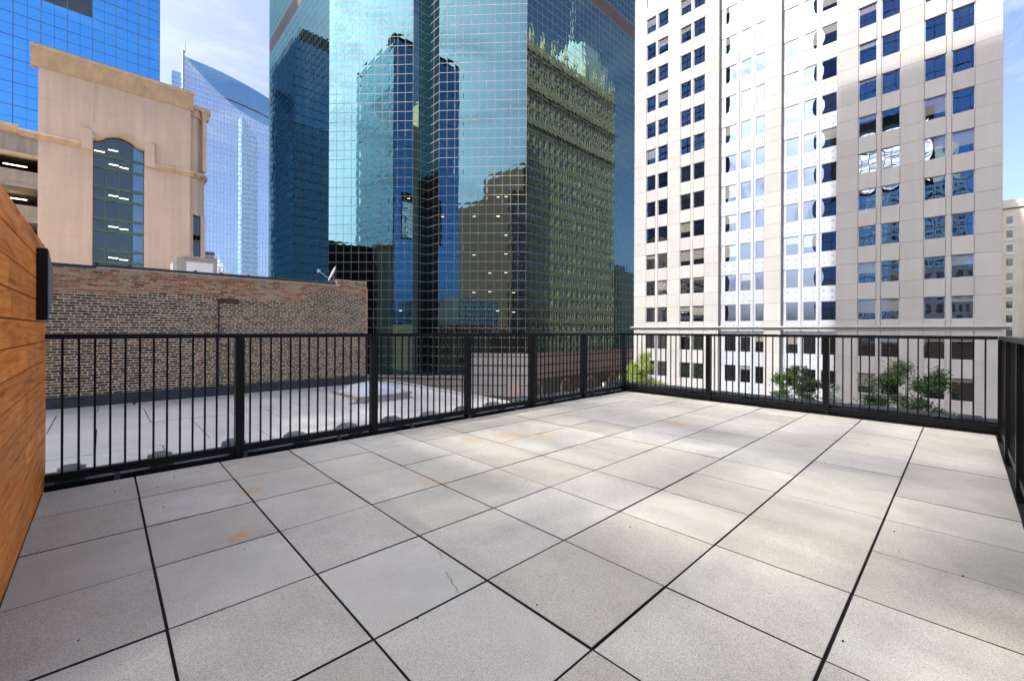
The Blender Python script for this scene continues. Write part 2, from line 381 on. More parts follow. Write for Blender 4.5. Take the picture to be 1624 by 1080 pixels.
def joined_panes(facecells, m, name, parent, depth=0.02):
    """many panes as one mesh; facecells = (facet, t0, t1, z0, z1)"""
    v = []; f = []; uvs = []
    for (fc, t0, t1, z0, z1) in facecells:
        k = len(v); v += [tuple(fc.at(t0, z0, depth)), tuple(fc.at(t1, z0, depth)), tuple(fc.at(t1, z1, depth)), tuple(fc.at(t0, z1, depth)),
                          tuple(fc.at(t0, z0)), tuple(fc.at(t1, z0)), tuple(fc.at(t1, z1)), tuple(fc.at(t0, z1))]
        U = [(0, 0), (1, 0), (1, 1), (0, 1)] * 2
        for q in ((0, 1, 2, 3), (4, 0, 3, 7), (1, 5, 6, 2), (3, 2, 6, 7), (4, 5, 1, 0)):
            f.append(tuple(k + i for i in q))
            for i in q: uvs += U[i]
    me = bpy.data.meshes.new(name); off = world_of(parent)
    me.from_pydata([(x - off.x, y - off.y, z - off.z) for x, y, z in v], [], f); me.materials.append(MATS[m])
    l = me.uv_layers.new(name='UVMap'); l.data.foreach_set('uv', uvs); me.update()
    o = bpy.data.objects.new(name, me); C.objects.link(o); o.parent = parent; o['kind'] = 'stuff'; return o

def build_w(mb, name, m, parent, kind=None, smooth=False):
    """mesh given in world coordinates, made a child of parent"""
    off = world_of(parent)
    mb.v = [(x - off.x, y - off.y, z - off.z) for x, y, z in mb.v]
    o = link(name, mb.mesh(name, m, smooth), None, kind=kind); o.parent = parent; o.location = (0, 0, 0); return o

# ================================================================== SETTING: ground
Z_ST = -11.5
struct('street', MB().box(-900, -900, Z_ST - 0.5, 1500, 1500, Z_ST), 'asphalt')
struct('sidewalk', MB().box(51.5, -60, Z_ST, 57.2, 33.0, Z_ST + 0.14), 'sidewalk')
struct('sidewalk', MB().box(7.6, -60, Z_ST, 12.0, 48.0, Z_ST + 0.14), 'sidewalk')

# ------------------------------------------------------------------ roof deck of separate pavers
T = 0.6096
deck = struct('deck', MB().box(-1.3, -1.835, -0.075, 7.18, 3.045, -0.012).box(-1.3, -1.95, -0.30, 7.22, 3.16, -0.075), 'substrate')
mat('joint_dirt', (0.022, 0.019, 0.016), 0.95, 0.4, 20)
def paver_mesh(x0, y0, x1, y1):
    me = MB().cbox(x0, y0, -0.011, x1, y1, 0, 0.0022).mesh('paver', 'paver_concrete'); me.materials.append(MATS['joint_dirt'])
    for f in (1, 3, 5, 7): me.polygons[f].material_index = 1
    return me
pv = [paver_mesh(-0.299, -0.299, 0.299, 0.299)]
cut_paver = paver_mesh
XE = 7.19
for j in range(-3, 5):
    for i in range(-2, 12):
        x0, x1 = i * T, (i + 1) * T; y0, y1 = j * T, (j + 1) * T
        me = pv[0]; cx_, cy_ = (x0 + x1) / 2, (y0 + y1) / 2
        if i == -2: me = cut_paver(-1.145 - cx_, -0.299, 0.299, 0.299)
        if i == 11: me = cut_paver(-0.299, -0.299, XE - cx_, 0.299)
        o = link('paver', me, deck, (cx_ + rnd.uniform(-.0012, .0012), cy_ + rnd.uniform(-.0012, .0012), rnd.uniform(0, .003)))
        o.rotation_euler = (rnd.uniform(-.0022, .0022), rnd.uniform(-.0022, .0022), rnd.uniform(-.0018, .0018))
def crack(pts, w):
    b = MB()
    for k in range(len(pts) - 1):
        p, q = Vector((*pts[k], 0)), Vector((*pts[k + 1], 0)); d = (q - p).normalized(); n = Vector((-d.y, d.x, 0))
        wa = w * (0.4 + 0.6 * rnd.random())
        b.quad([p + n * wa, p - n * wa, q - n * wa * .8, q + n * wa * .8])
    b.v = [(x, y, 0.0042) for x, y, z in b.v]
    b.build('crack', 'crack_dark', deck)
crack([(0.600, 0.46), (0.60, 0.41), (0.583, 0.375), (0.574, 0.34), (0.560, 0.30)], 0.0016)
crack([(0.500, 0.19), (0.482, 0.155), (0.478, 0.12), (0.460, 0.09), (0.455, 0.05), (0.436, 0.012)], 0.0024)

# ------------------------------------------------------------------ railings
POST = 0.076
def railing(label, fixed, a0, a1, posts, axis, skip=()):
    loc = (a0, fixed, 0) if axis == 'x' else (fixed, a0, 0)
    r = thing('railing', loc, label, 'railing', 'black railings round the deck')
    def bx(name, p0, p1, half, z0, z1):
        if axis == 'x': b = MB().box(p0, fixed - half, z0, p1, fixed + half, z1)
        else: b = MB().box(fixed - half, p0, z0, fixed + half, p1, z1)
        return build_w(b, name, 'black_paint', r)
    lo, hi = min(a0, a1), max(a0, a1)
    bx('top_rail', lo, hi, 0.030, 1.150, 1.192)
    bx('bottom_rail', lo, hi, 0.020, 0.052, 0.112)
    h = POST / 2
    pm = MB().box(-h, -h, -0.07, h, h, 1.1495).mesh('post', 'black_paint')
    pl = MB().box(-0.07, -0.07, -0.075, 0.07, 0.07, -0.068).mesh('base_plate', 'black_paint')
    for p in posts:
        po = link('post', pm, r, (p, fixed, 0) if axis == 'x' else (fixed, p, 0))
        link('base_plate', pl, po, (p, fixed, 0) if axis == 'x' else (fixed, p, 0))
    bm = MB().box(-.0075, -.0075, 0.1122, .0075, .0075, 1.1498).mesh('baluster', 'black_paint')
    ends = sorted([lo] + [p for p in posts] + [hi])
    for k in range(len(ends) - 1):
        s0, s1 = ends[k], ends[k + 1]
        if s1 - s0 < 0.15: continue
        n = max(1, round((s1 - s0) / 0.0975))
        for q in range(1, n):
            p = s0 + (s1 - s0) * q / n
            link('baluster', bm, r, (p, fixed, 0) if axis == 'x' else (fixed, p, 0))
    return r
LX = [0.177, 1.594, 3.041, 4.411, 5.816]
r1 = railing('black metal railing on the left, along the flat grey roof next door', 3.12, -1.14, 7.187, LX, 'x')
r2 = railing('black metal railing across the far end, facing the cream stone tower', 7.225, 3.158, -1.84, [3.12, 1.46, -0.20], 'y')
r3 = railing('black metal railing at the far right edge of the deck, seen end on', -1.878, 7.264, -0.9, [7.225, 5.87, 4.52, 3.17, 1.82, 0.47], 'x')
build_w(MB().box(-1.14, 3.098, -0.028, 7.18, 3.104, 0.032), 'kick_plate', 'black_paint', r1)

# ------------------------------------------------------------------ wooden screen wall and its lamp
WX = -1.15
ww = thing('wooden_wall', (WX, 0.0, 0), 'orange brown timber board screen wall at the left edge of the deck', 'wall')
build_w(MB().box(WX - 0.16, 0.4, -0.05, WX - 0.022, 3.27, 1.86), 'wall_core', 'substrate', ww)
zt = 1.873
for k in range(13):
    z1 = zt - k * 0.1485; z0 = max(z1 - 0.1425, -0.045)
    if z1 < -0.02: break
    cuts = [0.4] + [0.4 + rnd.uniform(0.7, 2.3)] + [3.285]
    if k == 6: cuts = [0.4, 2.62, 3.285]
    if k == 10: cuts = [0.4, 1.55, 3.285]
    if k in (7, 8, 9): cuts = [0.4, 1.9 + 0.25 * (k % 2), 3.285]
    for q in range(len(cuts) - 1):
        y0, y1 = cuts[q] + (0.001 if q else 0), cuts[q + 1] - 0.001
        if y1 - y0 < 0.05: continue
        hh = (z1 - z0) / 2; yl = y1 - y0
        b = MB().prism([(-0.021, -hh), (-0.003, -hh), (0, -hh + 0.003), (0, hh - 0.003), (-0.003, hh), (-0.021, hh)], -yl / 2, yl / 2, 'y')
        b.v = [(v[0], v[1], v[2]) for v in b.v]
        link('board', b.mesh('board', 'oak_cladding'), ww, (WX + rnd.uniform(-.001, .001), (y0 + y1) / 2, (z0 + z1) / 2))
build_w(MB().box(WX - 0.165, 0.38, -0.05, WX + 0.001, 0.398, 1.875), 'end_trim', 'oak_cladding', ww)
build_w(MB().box(WX - 0.165, 3.286, -0.05, WX + 0.001, 3.302, 1.875), 'end_trim', 'oak_cladding', ww)
wl = thing('wall_light', (WX, 2.8, 1.3), 'black wedge shaped lamp mounted on the timber wall', 'wall light')
b = MB()
# body: tall near edge tapering to a short far edge
pts = [(2.63, 1.292), (2.63, 1.782), (2.99, 1.67), (3.02, 1.47)]
xb, xf = WX + 0.0015, WX + 0.055
b.prism([(y, z) for y, z in pts[::-1]], xb, xf, 'x')
build_w(b, 'housing', 'black_paint', wl)
b = MB(); b.prism([(y, z) for y, z in [(2.637, 1.30), (2.637, 1.775), (2.985, 1.666), (3.014, 1.474)][::-1]], xf, xf + 0.004, 'x')
build_w(b, 'face_plate', 'sconce_face', wl)
b = MB(); b.prism([(2.64, 1.288), (2.645, 1.2905), (2.98, 1.458), (2.98, 1.455)], xb + .004, xf - .004, 'x')
build_w(b, 'lens', 'ac_grille', wl)

# ------------------------------------------------------------------ the block under the deck
ob = thing('deck_building', (3, 0.5, Z_ST), 'low brick building that carries the paved deck', 'building')
build_w(MB().box(-14, -9, Z_ST, 7.40, 3.17, -0.302), 'wall', 'plain_brick', ob)
build_w(MB().box(7.31, -9, -0.30, 7.60, 3.62, 0.135), 'parapet', 'dark_membrane', ob)
build_w(MB().box(7.27, -1.84, -0.29, 7.308, 3.08, -0.02), 'parapet_footing', 'plain_brick', ob)
b = MB()
for k in range(24):
    y0 = -1.95 + k * 0.225; b.box(7.28 + rnd.uniform(0, .02), y0, 0.136, 7.62, y0 + rnd.uniform(.2, .26), 0.142 + rnd.uniform(0, .022))
build_w(b, 'parapet_flashing', 'dark_membrane', ob)
build_w(MB().box(-1.3, -2.22, -0.30, 7.305, -1.96, -0.03), 'side_kerb', 'dark_membrane', ob)
# low party wall with clay coping just outside the left railing
pw = thing('party_wall', (3, 3.4, -0.3), 'low parapet with dark clay coping between the deck and the next roof', 'wall')
build_w(MB().box(-3.0, 3.175, -0.90, 7.28, 3.50, -0.085), 'wall', 'plain_brick', pw)
prof = [(-0.17, -0.085), (-0.155, -0.02), (-0.10, 0.018), (0, 0.035), (0.10, 0.018), (0.155, -0.02), (0.17, -0.085)]
cm = MB().prism([(y * 1.0, z) for y, z in prof][::-1], 0.002, 0.598, 'x').mesh('coping_tile', 'clay_coping')
big = [(y * 1.12, z * 1.0 + (0.062 if z > -0.05 else 0)) for y, z in prof]
km = MB().prism(big[::-1], -0.05, 0.05, 'x').prism([(y * .97, z - .018 if z > -.05 else z) for y, z in big][::-1], -0.085, -0.0502, 'x').prism([(y * .97, z - .018 if z > -.05 else z) for y, z in big][::-1], 0.0502, 0.085, 'x').mesh('collar', 'clay_coping')
for k in range(17):
    x = -2.9 + k * 0.598
    c_ = link('coping_tile', cm, pw, (x, 3.36 + rnd.uniform(-.006, .006), rnd.uniform(-.006, .004) + .025))
    link('collar', km, c_, (x + 0.10 + rnd.uniform(-.01, .01), 3.36, rnd.uniform(-.012, .012) + 0.02))

# ------------------------------------------------------------------ neighbouring flat roof
ZR = -0.75
fb = thing('flat_roof_building', (0, 8, Z_ST), 'low building with a pale grey membrane roof beyond the left railing', 'building')
build_w(MB().box(-22, 3.505, Z_ST, 7.40, 13.48, ZR - 0.03), 'wall', 'plain_brick', fb)
build_w(MB().box(-22, 3.507, ZR - .0295, 7.36, 13.3, ZR - .0185), 'underlay', 'substrate', fb)
ys = [3.505, 5.3, 7.6, 9.9, 12.2, 13.3]
for a in range(len(ys) - 1):
    xo = -0.35 if a % 2 else 0.35
    xs = [-22, -8] + [-5.9 + 1.55 * q + xo for q in range(9)] + [7.36]
    xs = sorted(set(xs))
    for q in range(len(xs) - 1):
        x0, x1 = xs[q], xs[q + 1]
        if x1 - x0 < 0.1: continue
        build_w(MB().cbox(x0 + .008, ys[a] + .008, ZR - 0.018, x1 - .008, ys[a + 1] - .008, ZR + rnd.uniform(-.004, .004), .003), 'roof_sheet', 'roof_membrane', fb)
build_w(MB().box(7.365, 3.63, ZR - 0.3, 7.50, 13.48, ZR + 0.055), 'roof_edge', 'roof_membrane', fb)
build_w(MB().prism([(13.30, ZR + .002), (13.479, ZR + .002), (13.479, ZR + 0.27), (13.44, ZR + 0.25)], -22, 6.55, 'x'), 'base_flashing', 'dark_membrane', fb)
build_w(MB().prism([(3.506, ZR), (3.60, ZR), (3.506, ZR + 0.24)], -22, 7.3, 'x'), 'base_flashing', 'dark_membrane', fb)
sk = thing('skylight', (5.1, 10.1, ZR), 'square white domed skylight on the flat grey roof', 'skylight')
build_w(MB().box(4.3, 9.25, ZR + .006, 5.9, 10.95, ZR + 0.13), 'curb', 'roof_membrane', sk)
b = MB()
for (x0, y0, x1, y1) in ((4.26, 9.21, 5.94, 9.30), (4.26, 10.90, 5.94, 10.99), (4.26, 9.302, 4.35, 10.898), (5.85, 9.302, 5.94, 10.898)): b.box(x0, y0, ZR + .131, x1, y1, ZR + 0.185)
build_w(b, 'frame', 'skylight_frame', sk)
b = MB(); N = 10
def domez(u, v): return ZR + 0.15 + 0.30 * (max(0, (1 - abs(u) ** 2.4)) * max(0, (1 - abs(v) ** 2.4))) ** 0.6
for i in range(N):
    for j in range(N):
        P = []
        for (a, c) in ((i, j), (i + 1, j), (i + 1, j + 1), (i, j + 1)):
            u, v = a / N * 2 - 1, c / N * 2 - 1; P.append((5.1 + u * 0.745, 10.1 + v * 0.795, domez(u, v)))
        b.quad(P)
build_w(b, 'dome', 'skylight_acrylic', sk, smooth=True)
build_w(MB().prism([(4.0, ZR + .006), (4.298, ZR + .006), (4.298, ZR + .10)], 9.3, 10.9, 'y'), 'side_flashing', 'roof_membrane', sk)
lamps = [(-0.35, 12.6), (4.35, 9.05)]
tag(MB().tube((-0.2, 12.9, ZR + .01), (-0.2, 12.9, ZR + .22), .03, .03, 8).build('vent_pipe', 'dark_membrane'), 'short dark vent pipe on the grey roof near the brick wall', 'pipe')

# ------------------------------------------------------------------ brick building with the long blank wall
YB = 13.5; BX0, BX1 = -3.2, 6.61
bb = thing('brick_building', (0, 20, Z_ST), 'old brick building with sooty windowless side wall behind the grey roof', 'building')
build_w(MB().box(-22, YB, Z_ST, BX1 - .002, 46, 2.86), 'wall', 'lime_mortar', bb)
build_w(MB().box(5.42, YB, 2.861, BX1 - .002, 13.9, 3.05), 'end_parapet', 'lime_mortar', bb)
CP = 0.0685; COURSES = 55
def brick_variant(L, h, d=0.03):
    j = lambda: rnd.uniform(-.004, .004)
    return [(x * L + j(), -0.0075 + rnd.uniform(-.004, .004), z * h + j() * .8) for z in (-.5, .5) for x in (-.5, .5)], d
def brick_mesh(L, h, m):
    f, d = brick_variant(L, h)
    b = MB(); k = 0
    b.v = f + [(x, d, z) for x, y, z in f]
    b.f = [(0, 1, 3, 2), (1, 5, 7, 3), (4, 0, 2, 6), (2, 3, 7, 6), (4, 5, 1, 0)]
    return b.mesh('brick', m)
bricks = []
for c in range(COURSES):
    z = ZR + 0.2 + c * CP + CP / 2
    top = 3.05
    header = (c % 6 == 3)
    step = 0.108 if header else 0.212
    x = -2.4 + (0.106 if c % 2 else 0) + rnd.uniform(-.02, .02)
    while x < BX1 - 0.02:
        L = step * rnd.uniform(0.97, 1.03)
        if x + L > BX1: L = BX1 - x
        zmax = 3.05 if x > 5.42 else 2.86
        if z + .03 < zmax and L > 0.05:
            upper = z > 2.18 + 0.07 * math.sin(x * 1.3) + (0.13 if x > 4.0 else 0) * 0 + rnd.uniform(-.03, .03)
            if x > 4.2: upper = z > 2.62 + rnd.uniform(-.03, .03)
            bricks.append((x + L / 2, z + rnd.uniform(-.003, .003), L, header, upper))
        x += L
camv = Vector(cam.location)
bricks.sort(key=lambda q: (Vector((max(q[0], -1.85) if q[0] > -1.9 else 99, YB, q[1])) - camv).length)
var = {}
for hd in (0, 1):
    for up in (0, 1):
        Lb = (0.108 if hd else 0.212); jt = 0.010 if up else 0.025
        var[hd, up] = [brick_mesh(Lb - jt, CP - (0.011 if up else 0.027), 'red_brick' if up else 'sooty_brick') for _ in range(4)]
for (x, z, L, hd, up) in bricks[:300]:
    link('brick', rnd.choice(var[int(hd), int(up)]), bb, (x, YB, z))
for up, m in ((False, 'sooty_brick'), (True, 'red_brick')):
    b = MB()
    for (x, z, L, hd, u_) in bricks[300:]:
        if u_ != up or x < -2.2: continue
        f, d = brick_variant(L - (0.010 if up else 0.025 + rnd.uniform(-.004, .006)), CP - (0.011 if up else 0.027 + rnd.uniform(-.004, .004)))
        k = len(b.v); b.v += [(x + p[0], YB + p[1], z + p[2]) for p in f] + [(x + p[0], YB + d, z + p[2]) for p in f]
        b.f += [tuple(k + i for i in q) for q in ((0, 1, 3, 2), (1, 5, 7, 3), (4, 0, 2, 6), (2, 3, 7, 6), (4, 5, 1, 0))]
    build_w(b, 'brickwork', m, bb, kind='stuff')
x = -0.95
while x < 5.36:
    L = min(rnd.uniform(0.62, 0.8), 5.4 - x); z0 = 2.862 + 0.022 * math.sin(x * 1.7) * 0
    build_w(MB().prism([(YB - .045, 2.863), (YB + .30, 2.863), (YB + .30, 2.885), (YB - .02, 2.925 + rnd.uniform(-.008, .008)), (YB - .045, 2.905)], x + .004, x + L - .004, 'x'), 'coping_tile', 'dark_coping', bb)
    if rnd.random() < .7: build_w(MB().box(x - .03, YB - .06, 2.87, x + .03, YB + .1, 2.95), 'coping_joint', 'dark_coping', bb)
    x += L
build_w(MB().box(-3.2, YB - .03, 2.80, -0.96, YB + .3, 2.866), 'wall_flashing', 'dark_coping', bb)
build_w(MB().box(5.43, YB - .02, 3.052, BX1 + .01, YB + .3, 3.066), 'end_cap', 'dark_coping', bb)
build_w(MB().tube((1.79, YB - .05, ZR + .02), (1.79, YB - .05, 2.14), .022, .022, 8), 'conduit', 'dark_coping', bb)
build_w(MB().box(1.82, YB - .028, 2.05, 2.34, YB - .012, 2.17), 'patch', 'sooty_brick', bb)
# its street front, seen only in the glass tower opposite
ff = Facet(BX1, YB, R(90))
b = MB(); ff.addbox(b, 0.02, 32.4, Z_ST, 2.8, 0.003, 0.05); build_w(b, 'street_front', 'front_brick', bb)
wm = pane_mesh('window', 1.1, 1.9, 'old_window')
for k in range(14):
    for z in (-9.8, -6.4, -3.0, 0.3):
        p = ff.at(1.2 + k * 2.2, z, 0.08); link('window', wm, bb, p, R(90))
b = MB()
for z in (-7.2, -3.8): ff.addbox(b, 0, 32.4, z, z + .35, 0.051, 0.2)
build_w(b, 'string_course', 'tan_cornice', bb)

# dish and air conditioner on that roof
ds = thing('satellite_dish', (5.3, 13.75, 2.9), 'small white satellite dish on top of the brick wall', 'satellite dish')
b = MB(); n = 16; cc = Vector((5.36, 13.75, 3.27)); nrm = Vector((-0.86, 0.20, 0.40)).normalized(); a1 = nrm.orthogonal().normalized(); a2 = nrm.cross(a1)
ring = []
for rr, dd in ((0.0, -.06), (.17, -.045), (.30, 0.0)):
    ring.append([cc + (a1 * math.cos(2 * math.pi * i / n) + a2 * math.sin(2 * math.pi * i / n)) * rr + nrm * dd for i in range(n)])
for q in range(2):
    for i in range(n):
        j = (i + 1) % n; b.quad([ring[q][i], ring[q][j], ring[q + 1][j], ring[q + 1][i]])
back = [[p - nrm * .014 for p in r_] for r_ in ring]
for q in range(2):
    for i in range(n):
        j = (i + 1) % n; b.quad([back[q][j], back[q][i], back[q + 1][i], back[q + 1][j]])
for i in range(n):
    j = (i + 1) % n; b.quad([ring[2][i], ring[2][j], back[2][j], back[2][i]])
build_w(b, 'reflector', 'dish_white', ds, smooth=True)
foot = cc - Vector((0, 0, .36))
build_w(MB().tube(foot, cc - nrm * .08 + Vector((.03, 0, -.05)), .022, .022, 8), 'mast', 'ac_grey', ds)
tip = cc + nrm * .42 + Vector((-.06, 0, -.11))
build_w(MB().tube(cc - Vector((0, 0, .25)) + nrm * -.03, tip, .012, .012, 6), 'arm', 'dish_white', ds)
build_w(MB().tube(tip + Vector((-.02, 0, -.05)), tip + Vector((-.015, 0, .07)), .035, .028, 8).tube(tip, tip + Vector((.07, 0, .03)), .025, .02, 8), 'receiver', 'dish_white', ds)
build_w(MB().box(foot.x - .09, foot.y - .09, 2.90, foot.x + .09, foot.y + .09, 2.93).box(foot.x - .04, foot.y - .05, 2.93, foot.x + .05, foot.y + .05, 3.05), 'bracket', 'ac_grey', ds)
ac = thing('air_conditioner', (1.75, 17.4, 2.87), 'boxy beige air conditioning unit on the brick building roof', 'air conditioner')
build_w(MB().box(1.16, 17.06, 2.87, 2.36, 17.9, 3.80), 'casing', 'ac_grey', ac)
build_w(MB().box(1.40, 17.03, 3.1, 2.22, 17.059, 3.66), 'panel', 'ac_grille', ac)
build_w(MB().prism([(17.0, 3.801), (17.95, 3.801), (17.95, 3.86), (17.0, 3.86)], 1.3, 2.38, 'x'), 'lid', 'ac_grey', ac)
build_w(MB().prism([(1.02, 2.87), (1.158, 2.87), (1.158, 3.80), (1.02, 3.62)], 17.1, 17.85, 'y'), 'hood', 'steel_white', ac)

# ------------------------------------------------------------------ parking garage with the tall gridded window
YG = 54.0
gg = thing('parking_garage', (0, 60, Z_ST), 'peach stucco parking garage with flared cornice and green gridded stair window', 'building')
WXL, WXR = -1.62, 2.25          # stair window
GT = 24.9
# arch outline of the window head
def arch(x):
    u = (x - (WXL + WXR) / 2) / ((WXR - WXL) / 2)
    return 19.35 + 0.75 * max(0.0, math.cos(u * math.pi / 1.55)) ** 0.9
b = MB()
b.box(-5.25, YG, Z_ST, WXL, YG + 0.9, GT).box(WXR, YG, Z_ST, 6.12, YG + 0.9, GT)
n = 14
for k in range(n):
    xa, xb_ = WXL + (WXR - WXL) * k / n, WXL + (WXR - WXL) * (k + 1) / n
    za, zb = arch(xa), arch(xb_)
    b.prism([(xa, za), (xb_, zb), (xb_, GT), (xa, GT)], YG, YG + 0.9, 'y')
b.box(WXL, YG + .02, Z_ST, WXR, YG + .9, 0.5)
build_w(b, 'wall', 'peach_stucco', gg)
build_w(MB().box(-5.25, YG + 4.4, Z_ST, 6.12, 80, GT - .2).box(-5.245, YG + .901, Z_ST, -4.9, YG + 4.39, GT - .2).box(5.8, YG + .901, Z_ST, 6.115, YG + 4.39, GT - .2)
        .box(-4.89, YG + .901, GT - .4, 5.79, YG + 4.39, GT - .2), 'core', 'garage_dark', gg)
# shallow panel joints
for z in (17.2, 13.9, 9.9):
    build_w(MB().box(-5.24, YG - .004, z, WXL - .9, YG - .001, z + .035), 'panel_joint', 'tan_cornice', gg)
    build_w(MB().box(WXR + .9, YG - .004, z - .2, 6.11, YG - .001, z - .165), 'panel_joint', 'tan_cornice', gg)
build_w(MB().box(-5.24, YG - .004, 22.0, 6.11, YG - .001, 22.035), 'panel_joint', 'tan_cornice', gg)
build_w(MB().box(-1.66, YG - .03, 20.9, -1.60, YG - .001, 25.0), 'downpipe', 'steel_white', gg)
build_w(MB().box(2.22, YG - .03, 20.9, 2.28, YG - .001, 25.0), 'downpipe', 'steel_white', gg)
# flared cornice (profile: out-of-wall, height)
corn = [(0.0, GT - .15), (-0.10, GT - .12), (-0.10, GT + .02), (-0.16, GT + .08), (-0.30, GT + .62), (-0.52, GT + 1.10), (-0.55, GT + 1.28), (-0.64, GT + 1.34), (-0.64, GT + 1.62), (0.5, GT + 1.62), (0.5, GT - .15)]
build_w(MB().prism([(YG + a, z) for a, z in corn], -5.72, 6.35, 'x'), 'cornice', 'tan_cornice', gg)
# rounded end bay on the right
def ring_pts(off):
    P = [(6.12, YG + 0.55 - off)]
    for k in range(7):
        t = R(90 - k * 12); P.append((6.3 + (0.35 + off) * math.cos(t) * 2.2 * .9, YG + 1.0 - (0.45 + off) * math.sin(t)))
    P += [(7.62 + off, YG + 1.6), (7.62 + off, YG + 6), (6.12, YG + 6)]
    return P
def bay(z0, z1, off): return [(x, y) for x, y in ring_pts(off)]
b = MB(); b.prism(bay(0, 0, 0), 13.75, GT - .5, 'z').box(6.12, YG + .6, Z_ST, 6.46, YG + 5.9, 13.749).box(7.18, YG + .75, Z_ST, 7.6, YG + 5.9, 13.749)
build_w(b, 'end_bay', 'peach_stucco', gg)
build_w(MB().box(7.30, YG + .42, 18.6, 7.62, YG + 1.1, GT), 'end_pier', 'peach_stucco', gg)
build_w(MB().prism(bay(0, 0, .18), GT - .5, GT + .25, 'z').prism(bay(0, 0, .42), GT + .25, GT + .55, 'z'), 'bay_cornice', 'tan_cornice', gg)
build_w(MB().box(7.15, YG + .30, GT + .1, 8.0, YG + 1.3, GT + .62).box(7.2, YG + .36, GT - .6, 7.85, YG + 1.2, GT + .1), 'pier_cap', 'tan_cornice', gg)
build_w(MB().prism(bay(0, 0, .10), 17.75, 18.02, 'z').prism(bay(0, 0, .30), 18.02, 18.35, 'z'), 'bay_course', 'tan_cornice', gg)
for (x0, x1) in ((6.47, 6.80), (6.84, 7.17)):
    for z in (-1.0, 2.2, 5.4, 8.6, 11.0):
        h = 3.0 if z < 10 else 2.6
        link('pane', pane_mesh('pane', x1 - x0, h, 'green_glass'), gg, (x0, YG + 1.15, z))
b = MB().box(6.462, YG + 1.02, -1, 6.50, YG + 1.148, 13.74).box(7.14, YG + 1.02, -1, 7.178, YG + 1.148, 13.74).box(6.80, YG + 1.06, -1, 6.84, YG + 1.148, 13.74)
for z in (2.1, 5.3, 8.5, 10.9): b.box(6.501, YG + 1.07, z, 6.799, YG + 1.148, z + .18).box(6.841, YG + 1.07, z, 7.139, YG + 1.148, z + .18)
build_w(b, 'bay_window_frame', 'green_metal', gg)
# string course stepping up round the stair window
def course(x0, x1, z, d=0.30):
    return MB().prism([(YG - .001, z - .34), (YG - d * .35, z - .30), (YG - d * .75, z - .06), (YG - d, z), (YG - d * .95, z + .16), (YG - d * .3, z + .30), (YG - .001, z + .34)], x0, x1, 'x')
build_w(course(-6.4, -2.42, 18.55), 'string_course', 'tan_cornice', gg)
build_w(course(3.05, 6.35, 17.95), 'string_course', 'tan_cornice', gg)
build_w(MB().box(-2.42, YG - .26, 18.25, WXL - .003, YG - .001, 20.15).box(WXR + .003, YG - .26, 17.7, 3.05, YG - .001, 20.05), 'window_jamb', 'peach_stucco', gg)
b = MB()
for k in range(n):
    xa, xb_ = WXL + (WXR - WXL) * k / n, WXL + (WXR - WXL) * (k + 1) / n
    za, zb = arch(xa) + .02, arch(xb_) + .02
    if k == 0: b.prism([(-2.46, 20.16), (xa, za), (xa, za + .38), (-2.46, 20.50)], YG - .24, YG - .001, 'y')
    b.prism([(xa, za), (xb_, zb), (xb_, zb + .36), (xa, za + .36)], YG - .22, YG - .001, 'y')
    if k == n - 1: b.prism([(xb_, zb), (3.09, 20.06), (3.09, 20.40), (xb_, zb + .36)], YG - .24, YG - .001, 'y')
build_w(b, 'window_hood', 'tan_cornice', gg)
# window grid: four columns, tall and short lights alternating
colx = [WXL, -0.72, 0.30, 1.34, WXR]
zs = []; z = 19.05
rows = []
zz = 20.1; first = True
ztop = 20.1; cur = 18.05
levels = [20.15, 18.05]
while cur > -1:
    levels.append(cur - 1.15); levels.append(cur - 3.05); cur -= 3.05
for a in range(len(levels) - 1):
    z1, z0 = levels[a] - .09, levels[a + 1] + .09
    for k in range(4):
        link('pane', pane_mesh('pane', colx[k + 1] - colx[k] - .12, z1 - z0, 'stair_sky_glass' if k == 3 else 'green_glass'), gg, (colx[k] + .06, YG + .34, z0))
for z in levels[1:]:
    build_w(MB().box(WXL + .002, YG + .24, z - .13, WXR - .002, YG + .44, z + .13), 'transom', 'green_metal', gg)
for k, x in enumerate(colx):
    w = .05
    x0, x1 = max(x - w, WXL + .002), min(x + w, WXR - .002)
    build_w(MB().box(x0, YG + .22, -1, x1, YG + .238, arch(max(min(x, WXR - .01), WXL + .01)) - .02), 'mullion', 'green_metal', gg)
# stair landings and tubes behind it: the panes are dark, the lit tubes hang in front of the dark room
tm = MB().box(-.36, -.02, -.022, .36, .02, .022).mesh('tube_light', 'tube_light')
for k in range(4):
    zc = 17.35 - k * 3.05
    for (x, dz) in ((-0.1, 0), (0.65, -.02), (-0.12, -.42), (0.60, -.44)):
        link('tube_light', tm, gg, (x, YG + .325, zc + dz - 0.12 * (x + .1)))
link('tube_light', tm, gg, (-0.15, YG + .325, 18.75)); link('tube_light', tm, gg, (-1.15, YG + .325, 18.4))
